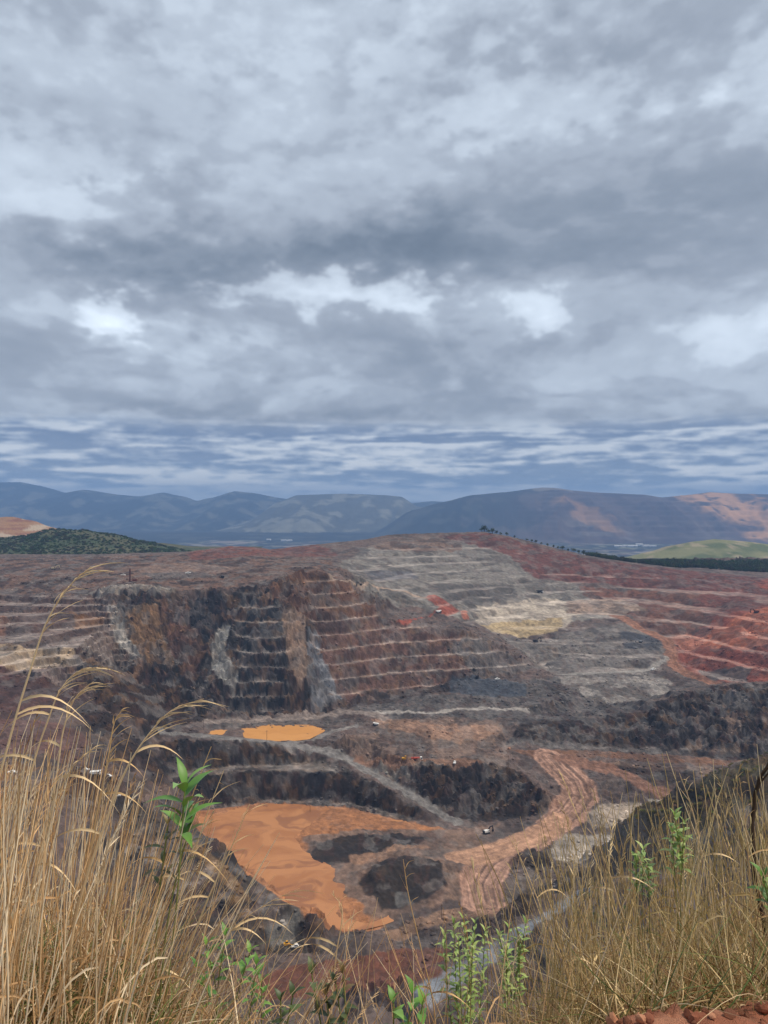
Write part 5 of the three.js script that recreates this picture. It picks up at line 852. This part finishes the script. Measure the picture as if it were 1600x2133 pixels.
// single tall stalks with open seed heads
const stalkMat = std('#e8cb9c', 0.75), stalkDark = std('#d4b07c', 0.75);
function seedStalk(label, points, branches, mat = stalkMat, thick = 1) {
  const p = []; for (let i = 0; i < points.length; i += 3) p.push(new THREE.Vector3(points[i], points[i + 1], points[i + 2]));
  const foot = p[0].clone(); foot.y = rimHeight(foot.x, foot.z) - 0.02; if (p[0].y - foot.y > 0.1) p.unshift(foot); else p[0] = foot;
  const g = base('grass_stalk', foot.x, foot.y, foot.z), curve = new THREE.CatmullRomCurve3(p.map((q) => q.clone().sub(foot)));
  const pts = curve.getPoints(28).map((q) => [q.x, q.y, q.z]); const n = pts.length, pos = [], idx = [];
  for (let i = 0; i < n; i++) for (let k = 0; k < 5; k++) { const r = lerp(0.0036, 0.0011, i / (n - 1)) * thick, a = k * 1.2566; pos.push(pts[i][0] + Math.cos(a) * r, pts[i][1] + Math.sin(a) * r * 0.5, pts[i][2] + Math.sin(a) * r); }
  for (let i = 0; i < n - 1; i++) for (let k = 0; k < 5; k++) { const a = i * 5 + k, b = i * 5 + (k + 1) % 5; idx.push(a, b, a + 5, b, b + 5, a + 5); }
  const sg = new THREE.BufferGeometry(); sg.setAttribute('position', new THREE.Float32BufferAttribute(pos, 3)); sg.setIndex(idx); sg.computeVertexNormals(); addMesh('stem', sg, mat, g);
  const twigs = [];
  for (let k = 0; k < branches; k++) {
    const t = lerp(0.62, 0.99, k / branches), o = curve.getPoint(t), dir = curve.getTangent(t), side = rnd() < 0.6 ? 1 : -1, l = rr(0.06, 0.15) * (1.3 - t * 0.7), q = [];
    for (let s = 0; s <= 5; s++) { const e = s / 5; q.push([o.x + (dir.x * 0.85 + 0.32 * side) * l * e + 0.02 * e * e, o.y + (dir.y * 0.85) * l * e - 0.03 * e * e, o.z + rr(-0.004, 0.004) + dir.z * l * e]); } twigs.push(strip(q, 0.0016, rnd() * 3));
  }
  addMesh('seed_head', mergeGeometries(twigs), mat, g);
  for (let k = 0; k < 2; k++) { const o = curve.getPoint(rr(0.3, 0.6)), a = rr(-0.6, 0.6) + (rnd() < 0.5 ? Math.PI : 0), l = rr(0.12, 0.24), q = []; for (let s = 0; s <= 7; s++) { const e = s / 7; q.push([o.x + Math.cos(a) * l * e, o.y + l * (0.55 * e - 0.9 * e * e), o.z + Math.sin(a) * l * e]); } addMesh('leaf', strip(q, 0.0038, 0.4), mat, g); }
  return tag(g, label, 'grass', 'tall grass stalks with seed heads');
}
seed = 515;
seedStalk('tallest pale stalk at the left edge, nodding right over the benches', [-1.085, 0.666, -2, -1.017, 0.954, -2, -0.961, 1.138, -2, -0.911, 1.281, -2, -0.845, 1.379, -2, -0.793, 1.424, -2], 14, stalkMat, 1.15);
seedStalk('upright stalk second from left with feathery head', [-1.071, 0.494, -2.1, -1, 0.853, -2.1, -0.958, 0.977, -2.1, -0.924, 1.06, -2.1, -0.875, 1.114, -2.1, -0.8, 1.131, -2.1], 13);
seedStalk('branched stalk beside the brown slope, third from left', [-1.022, 0.456, -2.2, -0.976, 0.803, -2.2, -0.954, 0.933, -2.2, -0.918, 1.019, -2.2, -0.867, 1.063, -2.2], 12);
seedStalk('thick arching stalk bowing far right in front of the main wall', [-0.872, 0.386, -2.05, -0.77, 0.723, -2.05, -0.716, 0.858, -2.05, -0.655, 0.952, -2.05, -0.588, 1.021, -2.05, -0.501, 1.052, -2.05], 11, stalkMat, 1.3);
seedStalk('thin straight stalk between the arching stalk and the green plant', [-0.907, 0.369, -2.2, -0.855, 0.688, -2.2, -0.825, 0.832, -2.2, -0.803, 0.947, -2.2, -0.782, 0.976, -2.2], 8, stalkDark);
seedStalk('slender stalk crossing the ochre yard', [-1.065, 0.369, -2.2, -1.006, 0.63, -2.2, -0.933, 0.803, -2.2, -0.861, 0.868, -2.2], 9);
seedStalk('bare stalk leaning right behind the green leafy plant', [-0.783, 0.162, -2.3, -0.677, 0.465, -2.3, -0.601, 0.677, -2.3, -0.54, 0.835, -2.3], 5, stalkDark);
seedStalk('long bare stalk leaning right, below the green leaves', [-0.754, 0.07, -2.3, -0.632, 0.389, -2.3, -0.556, 0.616, -2.3, -0.501, 0.76, -2.3], 5);
seedStalk('long stalk leaning right across the mud lake', [-0.739, -0.044, -2.4, -0.581, 0.289, -2.4, -0.502, 0.463, -2.4, -0.439, 0.613, -2.4], 5, stalkMat, 1.1);
seedStalk('lowest right leaning stalk over the near rock ridge', [-0.661, -0.06, -2.4, -0.518, 0.178, -2.4, -0.377, 0.289, -2.4, -0.275, 0.336, -2.4], 5);
seedStalk('single upright stalk before the orange floor in the middle', [-0.188, -0.215, -2.6, -0.17, -0.009, -2.6, -0.15, 0.163, -2.6, -0.187, 0.214, -2.6], 5);
seedStalk('lone stalk leaning left in front of the haul road', [0.193, -0.355, -2.8, 0.147, -0.133, -2.8, 0.092, 0.107, -2.8, 0.073, 0.237, -2.8], 5, stalkDark);
seedStalk('tall stalk leaning left above the right stand', [1.042, -0.375, -3, 0.942, 0.021, -3, 0.862, 0.238, -3, 0.793, 0.435, -3], 7);
seedStalk('tall straight stalk at the top of the right stand', [1.376, -0.375, -3, 1.314, 0.08, -3, 1.254, 0.356, -3, 1.204, 0.494, -3], 7);
seedStalk('tall stalk near the right edge', [1.463, -0.31, -2.9, 1.441, 0.169, -2.9, 1.417, 0.398, -2.9, 1.401, 0.512, -2.9], 7, stalkDark);
seedStalk('left leaning stalk at the left end of the right stand', [0.767, -0.395, -3, 0.648, -0.078, -3, 0.569, 0.119, -3, 0.51, 0.238, -3], 6);

// leafy green plants
const leafGeo = (w) => { const s = [], idx = [], n = 7; for (let i = 0; i < n; i++) { const t = i / (n - 1), h = w * Math.sin(Math.PI * Math.pow(t, 0.8)) * (1 - 0.25 * t), y = 0.12 * Math.sin(t * 2.6) - 0.14 * t * t; s.push(t, y + h * 0.3, -h, t, y, 0, t, y + h * 0.3, h); if (i < n - 1) { const k = i * 3; idx.push(k, k + 1, k + 3, k + 1, k + 4, k + 3, k + 1, k + 2, k + 4, k + 2, k + 5, k + 4); } } const g = new THREE.BufferGeometry(); g.setAttribute('position', new THREE.Float32BufferAttribute(s, 3)); g.setIndex(idx); g.computeVertexNormals(); return g; };
const leafNarrow = leafGeo(0.15), leafBroad = leafGeo(0.24), leafSmall = leafGeo(0.2);
const leafMat = (hex) => new THREE.MeshPhysicalMaterial({ color: hex, roughness: 0.5, transmission: 0.25, thickness: 0, side: THREE.DoubleSide });
const leafTones = [leafMat('#69983e'), leafMat('#558436'), leafMat('#86b052')], paleTones = [leafMat('#9fb866'), leafMat('#b5c678'), leafMat('#89a458')], stemMat = std('#86894e', 0.8);
function plant(name, label, foot, tops, geo, len, tones, per, category = 'plant', spreadTop = 0.5) {
  const fx = foot[0], fz = foot[2], fy = rimHeight(fx, fz) - 0.02, g = base(name, fx, fy, fz);
  for (const tp of tops) {
    const end = new THREE.Vector3(tp[0] - fx, tp[1] - fy, tp[2] - fz), mid = end.clone().multiplyScalar(0.5).add(new THREE.Vector3(rr(-0.03, 0.03), 0.04, 0)), cv = new THREE.CatmullRomCurve3([new THREE.Vector3(0, 0, 0), mid, end]);
    addMesh('stem', new THREE.TubeGeometry(cv, 12, geo === leafSmall ? 0.0018 : 0.0026, 5), stemMat, g);
    for (let k = 0; k < per; k++) {
      const t = k < 2 ? 1 : lerp(1, 1 - spreadTop, (k - 1) / per), o = cv.getPoint(t), m = addMesh('leaf', geo, tones[Math.floor(rnd() * tones.length)], g), a = k * 2.4 + rr(-0.4, 0.4), l = len * rr(0.7, 1.15) * (k < 2 ? 0.85 : 1);
      m.position.copy(o); m.scale.setScalar(l); m.rotation.set(0, a, k < 2 ? rr(0.7, 1.2) : rr(0.0, 0.7), 'YXZ');
    }
  }
  return tag(g, label, category, 'green plants on the rim');
}
seed = 808;
plant('leafy_plant', 'green plant with long pointed leaves standing above the left grass', [-0.662, 0.255, -2.15], [[-0.582, 0.765, -2.15]], leafNarrow, 0.135, leafTones, 12, 'plant', 0.26);
plant('leafy_plant', 'brownish leafy side shoot below the tall green plant', [-0.684, 0.224, -2.2], [[-0.647, 0.63, -2.2], [-0.575, 0.659, -2.2]], leafNarrow, 0.07, [leafMat('#6a6236'), leafMat('#7d7040'), leafMat('#55602f')], 10, 'plant', 0.4);
plant('green_bush', 'pale green bush between the red road and the grey road', [0.367, -0.613, -3.2], [[0.262, -0.296, -3.2], [0.304, -0.243, -3.2], [0.351, -0.25, -3.25], [0.398, -0.243, -3.2], [0.454, -0.333, -3.3], [0.315, -0.257, -3.1], [0.382, -0.297, -3.15]], leafSmall, 0.046, paleTones, 34, 'bush', 0.6);
plant('green_bush', 'pale green bush in front of the grey road at the stand edge', [0.573, -0.682, -3.3], [[0.518, -0.355, -3.3], [0.562, -0.322, -3.3], [0.605, -0.355, -3.3], [0.637, -0.301, -3.3], [0.534, -0.359, -3.2]], leafSmall, 0.044, paleTones, 32, 'bush', 0.6);
plant('green_sprig', 'light green sprig among the grass in the right stand top', [1.279, -0.298, -3.1], [[1.225, 0.274, -3.1], [1.266, 0.233, -3.1], [1.215, 0.203, -3.1]], leafSmall, 0.055, paleTones, 20, 'plant', 0.3);
plant('green_sprig', 'light green sprig lower left in the right stand', [1.117, -0.339, -3.1], [[1.094, 0.131, -3.1], [1.064, 0.09, -3.1], [1.115, 0.07, -3.1]], leafSmall, 0.05, paleTones, 18, 'plant', 0.3);
plant('leafy_plant', 'bright green leaves at the right edge above the grass', [1.397, -0.112, -2.6], [[1.343, 0.265, -2.6], [1.361, 0.214, -2.6]], leafBroad, 0.07, leafTones, 7, 'plant', 0.3);
plant('leafy_plant', 'green leafy plant at the bottom, right of the middle', [0.075, -0.082, -2.3], [[0.09, 0.055, -2.3], [0.121, 0.017, -2.3], [0.03, 0.025, -2.3]], leafBroad, 0.065, leafTones, 8, 'plant', 0.7);
plant('leafy_plant', 'dark green leafy plant at the bottom in the middle', [-0.166, -0.067, -2.3], [[-0.226, 0.116, -2.3], [-0.151, 0.086, -2.3], [-0.128, 0.116, -2.3], [-0.181, 0.047, -2.3]], leafBroad, 0.06, [leafMat('#47552c'), leafMat('#5a6838'), leafMat('#6a5a34')], 9, 'plant', 0.6);
plant('leafy_plant', 'small dark leaved plant at the bottom, left of the middle', [-0.289, 0.006, -2.2], [[-0.31, 0.1, -2.2], [-0.274, 0.115, -2.2]], leafBroad, 0.055, [leafMat('#3f5228'), leafMat('#55682f')], 8, 'plant', 0.7);
plant('green_sprig', 'fresh green sprig left of the yellow wheel loader', [-0.574, -0.129, -2.5], [[-0.54, 0.119, -2.5], [-0.458, 0.061, -2.5], [-0.606, 0.086, -2.5]], leafSmall, 0.055, leafTones, 9, 'plant', 0.45);
plant('green_sprig', 'fresh green sprig below the near red road', [-0.433, -0.107, -2.4], [[-0.417, 0.083, -2.4], [-0.401, 0.02, -2.4], [-0.613, 0.067, -2.4]], leafSmall, 0.055, leafTones, 9, 'plant', 0.45);
// dark leaning branch at the right edge
{
  const g = base('dead_branch', 1.759, -0.504, -3.4); g.position.y = rimHeight(g.position.x, g.position.z) - 0.05; const to = new THREE.Vector3(1.801, 0.491, -3.4).sub(g.position), b = new THREE.Vector3(1.72, 0.279, -3.4).sub(g.position);
  const bark = std('#3f2f22', 0.95), limb = new THREE.CatmullRomCurve3([new THREE.Vector3(0, 0, 0), b.clone().multiplyScalar(0.35).add(new THREE.Vector3(0.03, 0, 0)), b.clone().multiplyScalar(0.7).add(new THREE.Vector3(-0.025, 0, 0)), b, to.clone().lerp(b, 0.5).add(new THREE.Vector3(0.012, 0, 0)), to]);
  addMesh('limb', tube(limb.getPoints(26).map((q) => [q.x + 0.004 * Math.sin(q.y * 60), q.y, q.z]), 0.017, 0.008), bark, g);
  addMesh('twig', tube([b, b.clone().add(new THREE.Vector3(0.05, 0.07, 0.01)), b.clone().add(new THREE.Vector3(0.07, 0.17, 0.02))].map((q) => [q.x, q.y, q.z]), 0.007, 0.003), bark, g);
  tag(g, 'dark dead branch rising at the right edge of the picture', 'branch');
}
console.log('foreground done');
renderer.render(scene, camera);
